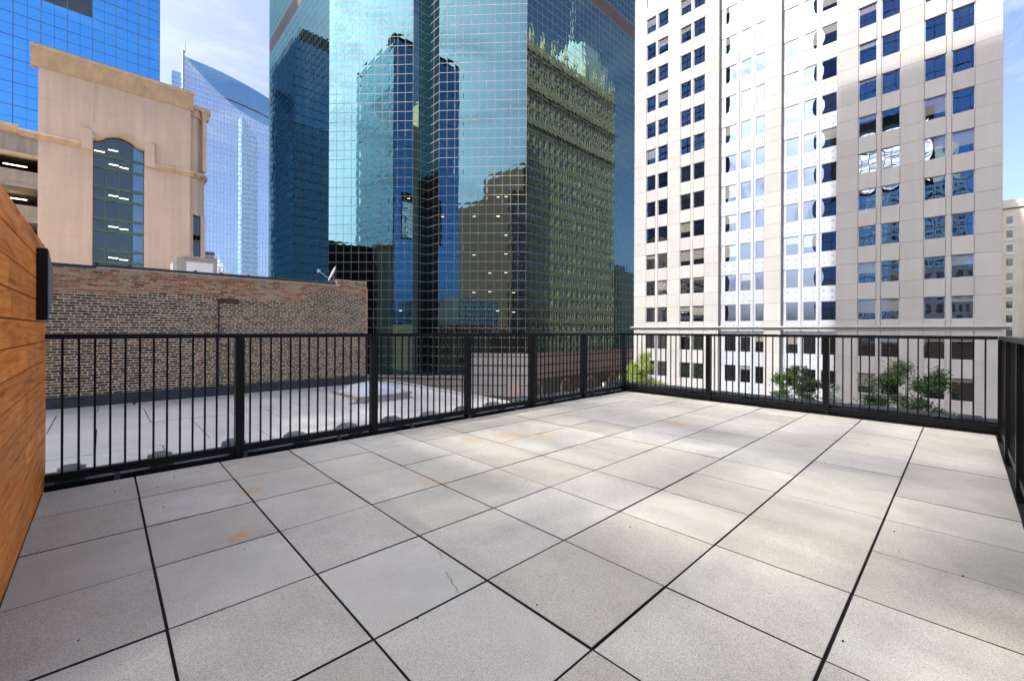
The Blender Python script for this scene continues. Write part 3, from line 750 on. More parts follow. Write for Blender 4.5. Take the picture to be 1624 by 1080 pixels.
# lower wing with open parking decks on the left
wing = thing('parking_deck_wing', (-12, 60, Z_ST), 'open parking decks with concrete parapets left of the stair tower', 'building')
fb_ = MB().box(-30, YG + .25, 16.75, -5.26, YG + .7, 18.9)
build_w(fb_, 'parapet', 'garage_concrete', wing)
build_w(MB().prism([(YG + .14, 16.45), (YG + .72, 16.45), (YG + .72, 16.75), (YG + .04, 16.75), (YG + .04, 16.62)], -30, -5.27, 'x'), 'ledge', 'tan_cornice', wing)
build_w(MB().prism([(YG + .24, 18.45), (YG + .05, 18.55), (YG - .1, 18.85), (YG - .05, 19.1), (YG + .2, 19.2), (YG + .5, 19.15), (YG + .5, 18.45)], -30, -6.42, 'x'), 'rounded_coping', 'tan_cornice', wing)
for k in range(5):
    z = 15.25 - k * 3.05
    build_w(MB().box(-30, YG + .3, z - 1.15, -5.26, YG + .5, z), 'parapet', 'garage_concrete', wing)
    build_w(MB().box(-30, YG + .18, z - 1.5, -5.26, YG + 14, z - 1.151), 'slab', 'garage_concrete', wing)
    for q in range(5):
        link('tube_light', MB().box(-.75, -.05, -.03, .75, .05, .03).mesh('tube_light', 'tube_light'), wing, (-6.9 - q * 3.2, YG + 2.6, z + .95))
    build_w(MB().box(-8.1, YG + .32, z + .001, -7.75, YG + .8, z + 1.54), 'column', 'green_metal', wing)
build_w(MB().box(-30, YG + 14.01, Z_ST, -5.26, YG + 15, 18.4).box(-30, YG + .71, 16.9, -5.26, YG + 14, 17.2), 'back_wall', 'garage_dark', wing)

# ------------------------------------------------------------------ faceted teal glass tower
S2 = math.sqrt(0.5)
MOD = 1.555; RH = 1.87
tw = thing('glass_tower', (60, 80, Z_ST), 'faceted teal mirror glass office tower with notched corner', 'tower')
A0 = Vector((32.9, 83.7)); AD = Vector((S2, -S2))
NL, NR = 11, 11
LL = 17.05; L_end = A0 + AD * LL
NW = 3.72
Rst = Vector((L_end.x + NW, L_end.y - NW)); R_end = Rst + AD * 17.25
Fch1 = Facet(A0.x, A0.y, R(-45)); Fch2 = Facet(Rst.x, Rst.y, R(-45))
Fn1 = Facet(L_end.x, L_end.y, 0.0); Fn2 = Facet(L_end.x + NW, L_end.y, R(-90))
Fb = Facet(A0.x, A0.y + 27 * MOD, R(-90)); Fa = Facet(R_end.x, R_end.y, 0.0)
ROW0 = 1.70
zrow = lambda k: ROW0 + RH * k
KTOP = 52
BAND = (40, 41)                 # louvred mechanical storey
facets = [('ch1', Fch1, NL, LL / NL, -5), ('ch2', Fch2, NR, 17.25 / NR, -5), ('n1', Fn1, 2, NW / 2, -5), ('n2', Fn2, 2, NW / 2, -5), ('b', Fb, 27, MOD, -5), ('a', Fa, 28, MOD, -3)]
single = []; rest = []; rest_a = []
for (nm, F, nc, md, k0) in facets:
    for k in range(k0, KTOP):
        if k in BAND: continue
        for c in range(nc):
            if nm == 'ch2' and k < -3 and c >= 4: continue
            cell = (F, c * md + .035, (c + 1) * md - .035, zrow(k) + .045, zrow(k + 1) - .045)
            if nm == 'ch2' and -3 <= k < 24: single.append((cell, md))
            elif nm == 'a': rest_a.append(cell)
            else: rest.append(cell)
pm2 = pane_mesh('pane', 17.25 / NR - .07, RH - .09, 'teal_glass')
for (F, t0, t1, z0, z1), md in single[:300]:
    link('pane', pm2, tw, F.at(t0, z0, 0.02), F.a)
rest += [c for c, md in single[300:]]
joined_panes(rest, 'teal_glass', 'pane_field', tw); joined_panes(rest_a, 'teal_glass_wavy', 'pane_field', tw)
core = MB()
P = [A0, L_end, Vector((L_end.x + NW, L_end.y)), Rst, R_end, Vector((R_end.x + 28 * MOD, R_end.y)), Vector((R_end.x + 28 * MOD, A0.y + 27 * MOD)), Vector((A0.x, A0.y + 27 * MOD))]
core.prism([(p.x, p.y) for p in P], Z_ST, zrow(KTOP), 'z')
build_w(core, 'core', 'interior_dark', tw)
for (nm, F, nc, md, k0) in facets:
    mm = 'mullion_dark' if nm == 'b' else 'mullion_tan'
    hb = MB().box(0, -.03, -.042, nc * md, 0.0, .042).mesh('horizontal_mullion', mm)
    for k in range(k0, KTOP + 1):
        link('horizontal_mullion', hb, tw, F.at(0, zrow(k), 0.0), F.a)
    z0 = zrow(k0); vb = MB().box(-.024, -.026, 0, .024, 0, zrow(KTOP) - z0).mesh('vertical_mullion', mm)
    for c in range(nc + 1):
        link('vertical_mullion', vb, tw, F.at(c * md, z0, 0.0), F.a)
    b = MB(); F.addbox(b, 0, nc * md, zrow(BAND[0]) + .05, zrow(BAND[-1] + 1) - .05, 0.001, 0.03); build_w(b, 'louver_band', 'band_brown', tw)
# lit ceiling fittings behind some panes
lm = MB().box(-.28, -.01, -.03, .28, .01, .03).mesh('ceiling_light', 'office_light')
for _ in range(18):
    F, nc, md = rnd.choice(((Fch1, NL, LL / NL), (Fch2, NR, 17.25 / NR), (Fch2, NR, 17.25 / NR)))
    k = rnd.choice((1, 3, 5, 7, 9, 11, 13)); c = rnd.randrange(nc)
    link('ceiling_light', lm, tw, F.at((c + .5) * md, zrow(k + 1) - .3 - rnd.random() * .3, 0.035), F.a)
# stone podium
PO = 1.2
podA = MB(); podC = MB()
Fpc = Facet(*(Rst + AD * 6.0 + Vector((-S2, -S2)) * PO), R(-45)); Lpc = 17.25 - 6.0 + 0.7
Fpa = Facet(R_end.x - .35, R_end.y - PO - .05, 0.0)
pb = MB(); Fpa.addbox(pb, 0, 45, Z_ST, -3.2, 0.0, -1.5); build_w(pb, 'podium_wall', 'dark_granite', tw)
pb = MB(); Fpc.addbox(pb, 0, Lpc, Z_ST, -3.2, 0.0, -1.4); build_w(pb, 'podium_wall', 'dark_granite', tw)
def stones(F, L, z0, z1, w, m, out=.12):
    n_ = max(1, round(L / w)); me = {}
    for k in range(n_):
        t0, t1 = L * k / n_ + .01, L * (k + 1) / n_ - .01
        b = MB(); F.addbox(b, t0, t1, z0, z1, 0.002, out); build_w(b, 'stone_block', m, tw)
for (z0, z1) in ((-3.75, -3.25), (-5.45, -4.05), (-7.15, -5.75), (-8.2, -7.45)):
    stones(Fpa, 45, z0, z1, 2.6, 'pink_granite'); 
for (z0, z1) in ((-3.7, -3.25), (-5.4, -3.95), (-7.3, -5.75), (-9.3, -7.6), (-11.4, -9.5)):
    stones(Fpc, Lpc, z0, z1, 2.4, 'pale_granite')
Fpl = Facet(*(A0 + Vector((-S2, -S2)) * .55), R(-45))
stones(Fpl, LL + 5.3 + 6.5, -8.15, -7.75, 3.2, 'pale_granite', .35); stones(Fpl, LL + 5.3 + 6.5, -9.6, -8.3, 2.2, 'pink_granite', .1); stones(Fpl, LL + 5.3 + 6.5, -11.45, -9.8, 2.2, 'pale_granite', .1)
pb = MB(); Fpl.addbox(pb, 0, LL + 5.3 + 6.5, Z_ST, -7.74, 0.0, -.5); build_w(pb, 'podium_wall', 'dark_granite', tw)
# arched grilles at street level
def arch_poly(w, h, n_=10):
    return [(-w, 0), (w, 0)] + [(w * math.cos(R(180 * k / n_)), h + w * math.sin(R(180 * k / n_))) for k in range(n_ + 1)]
for t in (2.2, 11.5, 20.5, 29.5):
    pb = MB().prism(arch_poly(1.7, 1.0), -.16, -.003, 'y'); o = link('arch', pb.mesh('arch', 'pink_granite'), tw, Fpa.at(t, Z_ST + .05, 0))
    g = MB()
    for k in range(9): g.box(-1.25 + (0.25 if k > 6 else 0), -.20, .12 + k * .25, 1.25 - (0.25 if k > 6 else 0), -.165, .24 + k * .25)
    link('slat_grille', g.mesh('slat_grille', 'band_brown'), tw, Fpa.at(t, Z_ST + .05, 0))
pb = MB().prism(arch_poly(1.6, 1.1), -.30, -.18, 'y'); link('arch', pb.mesh('arch', 'pink_granite'), tw, Fpc.at(Lpc - 3.2, Z_ST + .02, 0), Fpc.a)

# ------------------------------------------------------------------ cream stone tower across the street
XC = 58.0
ct = thing('stone_tower', (70, 14, Z_ST), 'cream stone office tower with punched windows and white metal bays', 'tower')
Fc = Facet(XC, 31.2, R(-90))
S = lambda y: 31.2 - y
FH = 3.8; SILL = 2.50; HEAD = 4.62
KLO, KHI = -3, 15
TOPZ = SILL + FH * (KHI + 1)
sec = [([31.2, 29.32, 27.96, 27.59, 26.17, 24.41, 23.02, 22.69, 21.24, 19.50], [1, 3, 5, 7]),
       ([7.60, 5.87, 4.45, 4.10, 2.72, 1.05, -0.39, -0.75, -2.16, -3.80], [1, 3, 5, 7])]
stone = []; wins = []
for edges, wc in sec:
    for k in range(KLO, KHI + 1):
        z0, z1, z2 = SILL + FH * k, HEAD + FH * k, SILL + FH * (k + 1)
        for c in range(9):
            a, b_ = edges[c], edges[c + 1]
            if c not in wc: stone.append((a, b_, z0, z1))
            elif k > KLO: wins.append((a, b_, z0, z1, 0))
            else: stone.append((a, b_, z0, z1))
            stone.append((a, b_, z1, z2))
for k in range(KLO, KHI + 1):
    z0, z1, z2 = SILL + FH * k, HEAD + FH * k, SILL + FH * (k + 1)
    stone += [(14.42, 12.70, z0, z1), (14.42, 12.70, z1, z2)]
    for (a, b_) in ((18.95, 17.58), (17.12, 15.95), (15.48, 14.46), (12.34, 11.12), (10.68, 9.46), (9.06, 7.70)):
        wins.append((a, b_, z0, z1, 1))
camp = Vector(cam.location)
stone.sort(key=lambda q: -((q[0] - q[1]) * (q[3] - q[2]) if -6.5 < q[2] < 34 else 0) / ((Vector((XC, (q[0] + q[1]) / 2, (q[2] + q[3]) / 2)) - camp).length ** 2))
J = 0.022
cache = {}
for (a, b_, z0, z1) in stone[:300]:
    key = (round(a - b_, 3), round(z1 - z0, 3))
    if key not in cache:
        w, h = key; e = 0.02
        cache[key] = MB().prism([(J / 2, 0), (J / 2, -.225), (J / 2 + e, -.245), (w - J / 2 - e, -.245), (w - J / 2, -.225), (w - J / 2, 0)], J / 2, h - J / 2, 'z').mesh('stone_panel', 'cream_stone')
    link('stone_panel', cache[key], ct, Fc.at(S(a), z0, -0.25), Fc.a)
b = MB()
for (a, b_, z0, z1) in stone[300:]: Fc.addbox(b, S(a) + J / 2, S(b_) - J / 2, z0 + J / 2, z1 - J / 2, -0.25, -0.005)
build_w(b, 'stone_cladding', 'cream_stone', ct, kind='stuff')
# backing behind the joints
b = MB()
for (a, b_, z0, z1) in stone: Fc.addbox(b, S(a), S(b_), z0, z1, -0.40, -0.252)
build_w(b, 'backing', 'joint_dark', ct)
build_w(MB().box(XC + 1.35, -3.49, Z_ST, 84, 30.89, TOPZ - .5), 'core', 'interior_dark', ct)
build_w(MB().box(XC + .405, 30.9, Z_ST, 84, 31.2, TOPZ).box(XC + .405, -3.80, Z_ST, 84, -3.50, TOPZ), 'side_wall', 'cream_stone', ct)
build_w(MB().box(XC + .02, -3.79, TOPZ, 84, 31.19, TOPZ + 1.2), 'roof', 'cream_stone', ct)
# reveals of the two metal bays
b = MB()
for y0, y1 in ((19.50, 19.49), (14.43, 14.42), (12.70, 12.69), (7.61, 7.60)):
    b.box(XC, y1 - .12 if y0 in (19.50, 12.70) and False else y1, SILL + FH * KLO, XC + 1.2, y0, TOPZ)
build_w(b, 'bay_reveal', 'cream_stone', ct)
wcache = {}; recess = 0.62
for (a, b_, z0, z1, kind) in wins:
    w, h = round(a - b_, 3), round(z1 - z0, 3); key = (w, h, kind)
    if key not in wcache:
        fm = 'white_metal' if kind else 'bolt_grey'; t_ = 0.05
        f = MB().box(0, -.06, 0, w, .04, t_).box(0, -.06, h - t_, w, .04, h).box(0, -.06, t_ + .001, t_, .04, h - t_ - .001).box(w - t_, -.06, t_ + .001, w, .04, h - t_ - .001)
        sl = MB().box(-.04, -.16, -.05, w + .04, .18, -.002) if not kind else None
        wcache[key] = (f.mesh('window', fm), pane_mesh('pane', w - .1, h - .1, 'bay_glass' if kind else 'window_glass'), sl.mesh('sill', 'cream_stone') if sl else None)
    f, p, sl = wcache[key]; out = -recess - .08 if kind else -0.20
    wo = link('window', f, ct, Fc.at(S(a), z0, out), Fc.a)
    q = link('pane', p, wo, None); q.location = (0.05, 0, 0.05)
    if sl: q = link('sill', sl, wo, None); q.location = (0, -.03, 0)
# white spandrels with four bolts, and the vertical strips between the bay windows
scache = {}
for (a, b_) in ((19.49, 17.36), (17.36, 15.72), (15.72, 14.43), (12.69, 10.90), (10.90, 9.26), (9.26, 7.61)):
    w = round(a - b_ - .012, 3)
    for k in range(KLO, KHI + 1):
        h = FH - (HEAD - SILL)
        if w not in scache:
            m_ = MB().box(0, -.03, .01, w, .03, h - .01)
            scache[w] = m_.mesh('spandrel_panel', 'white_metal')
            bo = MB()
            for bx_ in (w * .27, w * .73):
                for bz in (h * .27, h * .73): bo.tube((bx_, -.03, bz), (bx_, -.10, bz), .085, .06, 8)
            scache[w, 'b'] = bo.mesh('bolts', 'bolt_grey')
        sp = link('spandrel_panel', scache[w], ct, Fc.at(S(a) + .006, HEAD + FH * k, -recess), Fc.a)
        q = link('bolts', scache[w, 'b'], sp, None); q.location = (0, 0, 0)
for (a, b_) in ((19.49, 18.955), (17.575, 17.125), (15.945, 15.485), (12.69, 12.345), (11.115, 10.685), (9.455, 9.065)):
    b = MB(); Fc.addbox(b, S(a), S(b_), SILL + FH * KLO, TOPZ, -recess - .1, -recess + .035 if a < 19 and a not in (12.69,) else -recess - .04); build_w(b, 'metal_strip', 'white_metal', ct)
for y in (17.35, 15.72, 10.9, 9.26):
    b = MB(); Fc.addbox(b, S(y) - .045, S(y) + .045, SILL + FH * KLO, TOPZ, -recess + .036, -recess + .16); build_w(b, 'fin', 'white_metal', ct)
# cornice at deck height and the plinth
prof = [(0.0, 1.50), (.06, 1.50), (.08, 1.60), (.20, 1.70), (.34, 1.74), (.34, 1.84), (.06, 1.90), (0, 1.90)]
build_w(MB().prism([(XC - o_ + .001, z) for o_, z in prof], -4.3, 31.6, 'y'), 'cornice', 'cream_stone', ct)
build_w(MB().box(XC - .18, -4.2, Z_ST, XC - .01, 31.3, SILL + FH * KLO + .2), 'plinth', 'cream_stone', ct)
# stone terrace kerb in front of it
tag(MB().box(52.6, -22, Z_ST, 53.2, 33, -6.15).box(53.2, -22, Z_ST, 57.7, 33, -6.5).build('planter_terrace', 'pale_granite'), 'pale stone planter terrace at the foot of the cream tower', 'terrace')

# ------------------------------------------------------------------ street trees
def tree(x, y, zbase, top, rad, leaf, label, n=2600, seed=1, low=0.25):
    rg = random.Random(seed); h = top - zbase
    t = thing('street_tree', (x, y, zbase), label, 'tree', 'trees on the planter terrace')
    b = MB(); b.tube((x, y, zbase), (x, y, zbase + h * .45), .13, .09, 8)
    limbs = []
    for k in range(11):
        a = rg.uniform(0, 6.28); z0 = zbase + h * rg.uniform(.3, .55); L = rad * rg.uniform(.6, 1.0)
        q = Vector((x + math.cos(a) * L, y + math.sin(a) * L, z0 + h * rg.uniform(.12, .42)))
        b.tube((x, y, z0), q, .045, .015, 5); limbs.append(q)
    q = Vector((x, y, top - .3)); b.tube((x, y, zbase + h * .44), q, .09, .02, 6); limbs.append(q)
    build_w(b, 'trunk', 'bark', t)
    clumps = []
    for q in limbs:
        for _ in range(4): clumps.append((q + Vector((rg.gauss(0, .35), rg.gauss(0, .35), rg.gauss(0, .35))) * rad * .5, rad * rg.uniform(.16, .34)))
    b = MB()
    for _ in range(n):
        c_, r_ = rg.choice(clumps); p = c_ + Vector((rg.gauss(0, .55), rg.gauss(0, .55), rg.gauss(0, .45))) * r_
        d = Vector((rg.gauss(0, 1), rg.gauss(0, 1), rg.gauss(0, .6))).normalized(); e = d.orthogonal().normalized(); s = rg.uniform(.075, .14)
        b.quad([p - d * s, p + e * s * .5, p + d * s, p - e * s * .5])
    build_w(b, 'crown', leaf, t)
tree(50.6, 1.75, Z_ST, -2.05, 2.1, 'leaf_green', 'green leafy tree before the shaded right half of the cream tower', 14000, 3)
tree(50.6, 9.3, Z_ST, -2.5, 1.6, 'leaf_green', 'green tree below the white metal bays of the cream tower', 8500, 5)
tree(50.6, 25.4, Z_ST, -2.0, 2.4, 'leaf_lime', 'yellow green sunlit tree at the left foot of the cream tower', 12000, 9)
tree(50.4, 6.6, Z_ST, -4.3, 1.5, 'leaf_white', 'low pale flowering bushy tree right of the green one', 4200, 12)

# ------------------------------------------------------------------ blue glass tower, upper left
bt = thing('blue_tower', (-15, 120, Z_ST), 'bright blue mirror glass tower behind the parking garage', 'tower')
CW, CH = 3.42, 4.06; NB = 12
Fbt = Facet(7.7 - CW * NB, 110.0, 0.0); Z0 = 12.0
pmn = pane_mesh('pane', CW - .10, CH - .10, 'blue_glass')
for c in range(NB):
    for k in range(25):
        lv = (k == 12 and 5 <= c <= 8)
        if lv:
            b = MB()
            for q in range(11): Fbt.addbox(b, c * CW + .06, (c + 1) * CW - .06, Z0 + k * CH + .1 + q * .35, Z0 + k * CH + .33 + q * .35, 0.0, .06)
            build_w(b, 'louver_panel', 'louver_grey', bt)
        else: link('pane', pmn, bt, Fbt.at(c * CW + .05, Z0 + k * CH + .05, .02), 0.0)
vb = MB().box(-.06, -.09, 0, .06, 0, 25 * CH).mesh('vertical_mullion', 'mullion_pale')
for c in range(NB + 1): link('vertical_mullion', vb, bt, Fbt.at(c * CW, Z0, 0))
hb = MB().box(0, -.07, -.05, NB * CW, 0, .05).mesh('horizontal_mullion', 'mullion_pale')
for k in range(26): link('horizontal_mullion', hb, bt, Fbt.at(0, Z0 + k * CH, 0))
hb = MB().box(0, -.035, -.025, NB * CW, -.0205, .025).mesh('glazing_bar', 'dark_granite')
for k in range(25): link('glazing_bar', hb, bt, Fbt.at(0, Z0 + (k + .5) * CH, 0))
vb = MB().box(-.02, -.034, 0, .02, -.0205, 25 * CH).mesh('glazing_bar', 'dark_granite')
for c in range(NB): link('glazing_bar', vb, bt, Fbt.at((c + .5) * CW, Z0, 0))
build_w(MB().box(7.7 - CW * NB, 110.0, Z_ST, 7.72, 140, Z0 + 25 * CH), 'core', 'steel_blue', bt)

# ------------------------------------------------------------------ pale glass tower with the leaf shaped crown, far away
YP = 380.0
pt = thing('crowned_tower', (60, 400, Z_ST), 'distant pale blue glass tower with a leaf shaped curved crown', 'tower')
PX0, PX1 = 42.9, 135.0
def topz(x):   # upper edge of the crown
    u = (x - PX0) / (PX1 - PX0); return 203.0 - 2.0 * u - 22.0 * u * u
def lowz(x):   # lower edge of the crown
    u = (x - PX0) / 60.0
    return 202.0 - 34.0 * math.sin(min(u, 1.0) * math.pi / 2) ** .9 if u < 1 else 168.0 + 6.0 * (u - 1)
n = 36; b = MB(); bc = MB(); be = MB()
for k in range(n):
    xa, xb_ = PX0 + (PX1 - PX0) * k / n, PX0 + (PX1 - PX0) * (k + 1) / n
    b.prism([(xa, Z_ST), (xb_, Z_ST), (xb_, lowz(xb_)), (xa, lowz(xa))], YP, YP + 30, 'y')
    bc.prism([(xa, lowz(xa) + .05), (xb_, lowz(xb_) + .05), (xb_, topz(xb_)), (xa, topz(xa))], YP + 4, YP + 6, 'y')
def glass_obj(mb, name, m, par):
    o = build_w(mb, name, m, par); me = o.data
    l = me.uv_layers.new(name='UVMap'); l.data.foreach_set('uv', [0.5] * (2 * len(me.loops))); return o
glass_obj(b, 'facade', 'sky_glass', pt); glass_obj(bc, 'crown', 'crown_glass', pt)
b = MB()
for k in range(n):
    xa, xb_ = PX0 + 22 + (PX1 - PX0 - 22) * k / n, PX0 + 22 + (PX1 - PX0 - 22) * (k + 1) / n
    f = lambda x: topz(x) * .42 + lowz(x) * .58 - 2
    f = lambda x: 181.5 - 12.0 * ((x - PX0 - 22) / 60) ** 1.8
    b.prism([(xa, f(xa)), (xb_, f(xb_)), (xb_, f(xb_) + .9), (xa, f(xa) + .9)], YP + 3.2, YP + 3.9, 'y')
build_w(b, 'crown_rib', 'white_metal', pt)
for k in range(52):
    z = 6 + k * 3.86
    # floor bands end where the crown begins
    xe = PX1 - .2
    for q in range(400):
        if lowz(PX0 + q * .25) < z + .5: xe = PX0 + q * .25; break
    if z + .5 > 202 or (xe - PX0) < 1: continue
    if z < 167: xe = PX1 - .2
    build_w(MB().box(PX0 + .1, YP - .25, z, xe, YP - .002, z + .55), 'floor_band', 'band_white', pt)
vb = MB().box(-.11, -.12, 0, .11, -.004, 172).mesh('vertical_mullion', 'mullion_pale')
for k in range(1, 40):
    x = PX0 + k * 2.3
    hgt = min(lowz(x), 168.0)
    if x < PX0 + 60: vb2 = MB().box(-.10, -.12, 0, .10, -.004, lowz(x) + 11).mesh('vertical_mullion', 'mullion_pale')
    else: vb2 = vb
    link('vertical_mullion', vb2, pt, (x, YP, -11))
build_w(MB().box(PX0 - 1.2, YP - .8, Z_ST, PX0 - .05, YP + 2, 205), 'edge_fin', 'mullion_pale', pt)
build_w(MB().tube((PX0 + .3, YP + 1, 204), (PX0 + .3, YP + 1, 215), .35, .2, 6), 'antenna', 'mullion_pale', pt)
b = MB().box(PX0 - 7.2, YP + 4, Z_ST, PX0 - 1.25, YP + 20, 190)
glass_obj(b, 'side_wing', 'sky_glass', pt)
b = MB()
for k in range(50): b.box(PX0 - 7.3, YP + 3.7, 4 + k * 3.7, PX0 - 1.3, YP + 3.99, 4.5 + k * 3.7)
build_w(b, 'wing_bands', 'mullion_pale', pt)

# ------------------------------------------------------------------ old terracotta tower at the far right
ot = thing('terracotta_tower', (170, -25, Z_ST), 'cream terracotta tower with small windows at the far right edge', 'tower')
build_w(MB().box(160, -11.0, Z_ST, 190, 2.0, 31.8).box(160.6, -10.8, 31.8, 189, 1.5, 33.0), 'wall', 'terracotta_cream', ot)
build_w(MB().box(158.6, -60, Z_ST, 190, -11.4, 31.0), 'front_wall', 'terracotta_cream', ot)
build_w(MB().box(159.6, -11.3, 30.9, 160.0, 2, 31.9), 'cornice', 'terracotta_cream', ot)
wm = pane_mesh('window', 0.95, 1.7, 'dim_window'); sm = MB().box(-.1, -.12, -.75, 1.05, -.02, -.1).mesh('spandrel', 'sidewalk')
for c in range(5):
    y = -8.25 + c * 2.45
    for k in range(9):
        z = 27.2 - 3.35 * k
        w_ = link('window', wm, ot, (159.97, y, z), R(-90))
        q = link('spandrel', sm, w_, None); q.location = (0, 0, 0)

# ------------------------------------------------------------------ buildings that only the mirror glass and the shadows show
# tall tower behind the viewer: shades the deck and the lower right of the cream tower
st = thing('shadowing_tower', (-55, 12, Z_ST), 'tall dark blue tower seen mirrored in the teal glass facets', 'tower')
HY0, HY1, HZ0, HZ1 = 4.6, 22.8, 40.75, 57.0          # added opening, shaped to let sun patches onto deck and roof
build_w(MB().box(-45, -6.5, Z_ST, -40.3, 27.5, HZ0).box(-45, -6.5, HZ1, -40.3, 27.5, 125.0).box(-45, -6.5, HZ0, -40.3, HY0, HZ1).box(-45, HY1, HZ0, -40.3, 27.5, HZ1)
        .box(-75, 24.0, Z_ST, -45.01, 27.5, 122), 'core', 'interior_dark', st)
Fs = Facet(-40.0, -6.5, R(90)); Fs2 = Facet(-40.3, 27.6, R(180))
cells = [(Fs, c * 3.4 + .06, (c + 1) * 3.4 - .06, -4 + k * 3.95 + .1, -4 + (k + 1) * 3.95 - .1) for c in range(10) for k in range(32)]
cells = [q for q in cells if not (q[2] - 6.5 > HY0 and q[1] - 6.5 < HY1 and q[4] > HZ0 and q[3] < HZ1)]
joined_panes(cells, 'dark_blue_glass', 'pane_field', st, .2)
joined_panes([(Fs2, c * 3.4 + .06, (c + 1) * 3.4 - .06, -4 + k * 3.9 + .1, -4 + (k + 1) * 3.9 - .1) for c in range(10) for k in range(32)], 'slate_glass', 'pane_field', st, .2)
rb = random.Random(21)
def gap(a, ph): return 0.39 + 0.15 * math.sin(a * 1.7 + ph) + 0.14 * math.sin(a * 3.9 + 1.7 * ph)
bays_ = [HY0, 7.3, 8.9, 11.4, 13.2, 16.1, 18.4, 20.2, HY1]      # added slat bays, unequal so the sun patches vary
for q in range(len(bays_) - 1):
    y0, y1 = bays_[q], bays_[q + 1]; ph = rb.uniform(0, 6.28)
    if q: build_w(MB().box(-41.1, y0 - .12, HZ0, -40.9, y0 + .12, HZ1), 'column', 'mullion_pale', st)  # added upright, breaks up the sun patches sideways
    b = MB(); z = HZ0
    while z < HZ1 - .5:
        t_ = 0.42 * (1 - gap(z, ph)); b.box(-40.70, y0 + .13, z, -40.64, y1 - .13, z + max(t_, .04)); z += 0.42
    build_w(b, 'sun_slat', 'mullion_pale', st, kind='stuff')  # added slats, gaps set to soften the sunlight reaching the deck
# white stone block just behind the viewer, mirrored in the cream tower's right hand windows
wb = thing('white_building', (-20, 0, Z_ST), 'pale stone building mirrored in the right hand windows of the cream tower', 'building')
build_w(MB().box(-34, -12, Z_ST, -18.3, 10.5, 15), 'wall', 'white_stone', wb)
wm = pane_mesh('window', 1.3, 2.0, 'old_window')
Fw = Facet(-18.3, -12, R(90))
for c in range(9):
    for k in range(4): link('window', wm, wb, Fw.at(.8 + c * 2.45, 2.0 + k * 3.4, .03), R(90))
# dark block further right
db = thing('brown_building', (-40, -40, Z_ST), 'shaded brown building mirrored in the lower teal glass', 'building')
build_w(MB().box(-110, -150, Z_ST, -60, -61, 84).box(-100, -140, 84, -63, -76, 104), 'wall', 'plain_brick', db)
wm = pane_mesh('window', 2.1, 2.9, 'old_window'); Fd = Facet(-60, -150, R(90))
for c in range(18):
    for k in range(16): link('window', wm, db, Fd.at(1.2 + c * 4.8, -2 + k * 5.2, .03), R(90))
# ornate tower with pinnacles, mirrored in the right hand facet of the glass tower
og = thing('ornate_tower', (112, 15, Z_ST), 'ornate stone tower with pinnacles mirrored in the teal glass', 'tower')
YO = 28.0
build_w(MB().box(86.5, 1.0, Z_ST, 138, YO - .6, 86), 'wall', 'ornate_stone', og)
Fo = Facet(138, YO - .6, R(180))
b = MB()
for c in range(19): Fo.addbox(b, c * 2.85, c * 2.85 + .85, Z_ST, 84 + (2 if c % 3 == 0 else 0), .001, .32)
for z in (62, 72, 83): Fo.addbox(b, -.3, 51.8, z, z + 1.0, .002, .8)
for k in range(25): Fo.addbox(b, 0, 51.5, -3.75 + k * 3.7, -2.55 + k * 3.7, .0015, .28)
build_w(b, 'piers', 'ornate_stone', og)
wm = pane_mesh('window', 1.25, 2.3, 'old_window')
for c in range(18):
    for k in range(25):
        if c * 25 + k < 450: link('window', wm, og, Fo.at(c * 2.85 + 1.25, -6 + k * 3.7, .03), R(180))
for c in range(10):
    x = 88 + c * 5.4; b = MB().box(x - .6, YO - 1.4, 84, x + .6, YO - .2, 89); b.tube((x, YO - .8, 89), (x, YO - .8, 92), .75, .1, 8)
    build_w(b, 'pinnacle', 'ornate_stone', og)
b = MB().box(120, 8, 86, 134, YO - 1, 95).box(122, 10, 95, 132, YO - 3, 101); b.tube((127, 17, 101), (127, 17, 107), 5, 1.0, 8).tube((127, 17, 107), (127, 17, 122), .3, .1, 6)
build_w(b, 'crown', 'white_stone', og)
lo = tag(MB().box(140, 3.0, Z_ST, 185, 27, 24).build('low_stone_block', 'terracotta_cream'), 'cream stone block mirrored at the right end of the teal glass', 'building')
# dark slim tower mirrored in the far pale tower
dt = thing('slim_dark_tower', (116, 242, Z_ST), 'slim dark tower mirrored in the distant pale glass tower', 'tower')
b = MB().box(108, 235, Z_ST, 124, 250, 200); b.prism([(108, 200), (124, 200), (124, 205), (108, 228)], 235, 250, 'y'); build_w(b, 'wall', 'steel_blue', dt)

# dark blue tower mirrored in the left facet of the teal tower
nb = thing('navy_tower', (-18, 205, Z_ST), 'dark navy glass tower mirrored in the left facet of the teal tower', 'tower')
build_w(MB().box(-42, 190.3, Z_ST, 6, 222, 126).box(-30, 192, 126, 2, 220, 133), 'core', 'dark_granite', nb)
Fnb = Facet(-42, 190.2, 0.0)
joined_panes([(Fnb, c * 4 + .1, (c + 1) * 4 - .1, -6 + k * 4 + .2, -6 + (k + 1) * 4 - .1) for c in range(12) for k in range(33)], 'navy_glass', 'pane_field', nb, .2)

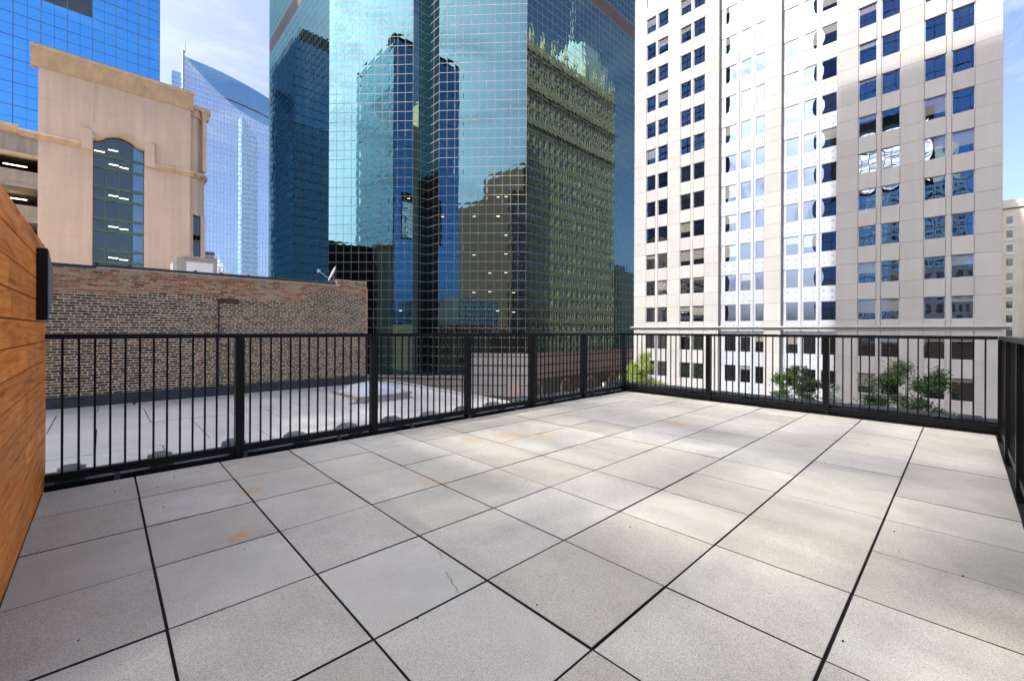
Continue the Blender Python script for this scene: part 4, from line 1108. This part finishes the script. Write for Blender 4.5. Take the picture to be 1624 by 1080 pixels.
# brown slab tower that the left hand windows of the cream tower mirror
sb = thing('slab_tower', (-52, 80, Z_ST), 'dark slab tower mirrored in the left hand windows of the cream tower', 'tower')
build_w(MB().box(-60, 59, Z_ST, -45.2, 112, 128), 'core', 'interior_dark', sb)
Fsb = Facet(-45.0, 59, R(90))
joined_panes([(Fsb, c * 4 + .25, (c + 1) * 4 - .25, -6 + k * 4 + .4, -6 + (k + 1) * 4 - .4) for c in range(13) for k in range(33)], 'dark_blue_glass', 'pane_field', sb, .15)

Fnb2 = Facet(6.1, 190.3, R(90))
joined_panes([(Fnb2, c * 4 + .1, (c + 1) * 4 - .1, -6 + k * 4 + .2, -6 + (k + 1) * 4 - .1) for c in range(8) for k in range(33)], 'navy_glass', 'pane_field', nb, .2)
Fbt2 = Facet(7.73, 110.2, R(90))
joined_panes([(Fbt2, c * 3.4 + .1, (c + 1) * 3.4 - .1, k * 4.06 + .2, (k + 1) * 4.06 - .1) for c in range(8) for k in range(27)], 'navy_glass', 'pane_field', bt, .05)
# grit lying on the pavers
rg = random.Random(4); b = MB()
for _ in range(140):
    x, y, q = rg.uniform(-.9, 7.0), rg.uniform(-1.7, 2.95), rg.uniform(.0012, .0045)
    b.tube((x, y, .001), (x + rg.uniform(-1, 1) * q, y + rg.uniform(-1, 1) * q, .001 + q * 1.6), q, q * .5, 5)
g_ = b.build('grit', 'substrate'); tag(g_, 'specks of dark grit scattered over the pavers', 'grit'); g_['kind'] = 'stuff'

dr = thing('roof_drain', (2.6, 6.4, ZR), 'round dark roof drain with a ribbed dome on the grey roof', 'drain')
b = MB(); b.tube((2.6, 6.4, ZR + .005), (2.6, 6.4, ZR + .03), .17, .15, 14); build_w(b, 'flange', 'dark_membrane', dr)
b = MB()
for k in range(10):
    a = k * math.pi / 5; b.tube((2.6 + .12 * math.cos(a), 6.4 + .12 * math.sin(a), ZR + .03), (2.6 + .03 * math.cos(a), 6.4 + .03 * math.sin(a), ZR + .14), .012, .010, 5)
build_w(b, 'dome_ribs', 'dark_membrane', dr, kind='stuff')

cl = MB().box(-.018, -.03, -.03, .018, .012, .051).tube((0, -.034, .02), (0, -.024, .02), .011, .011, 8).mesh('clip', 'dark_coping')
for k in range(9): link('clip', cl, r1, (-0.72 + k * 0.94, 3.088, 0))
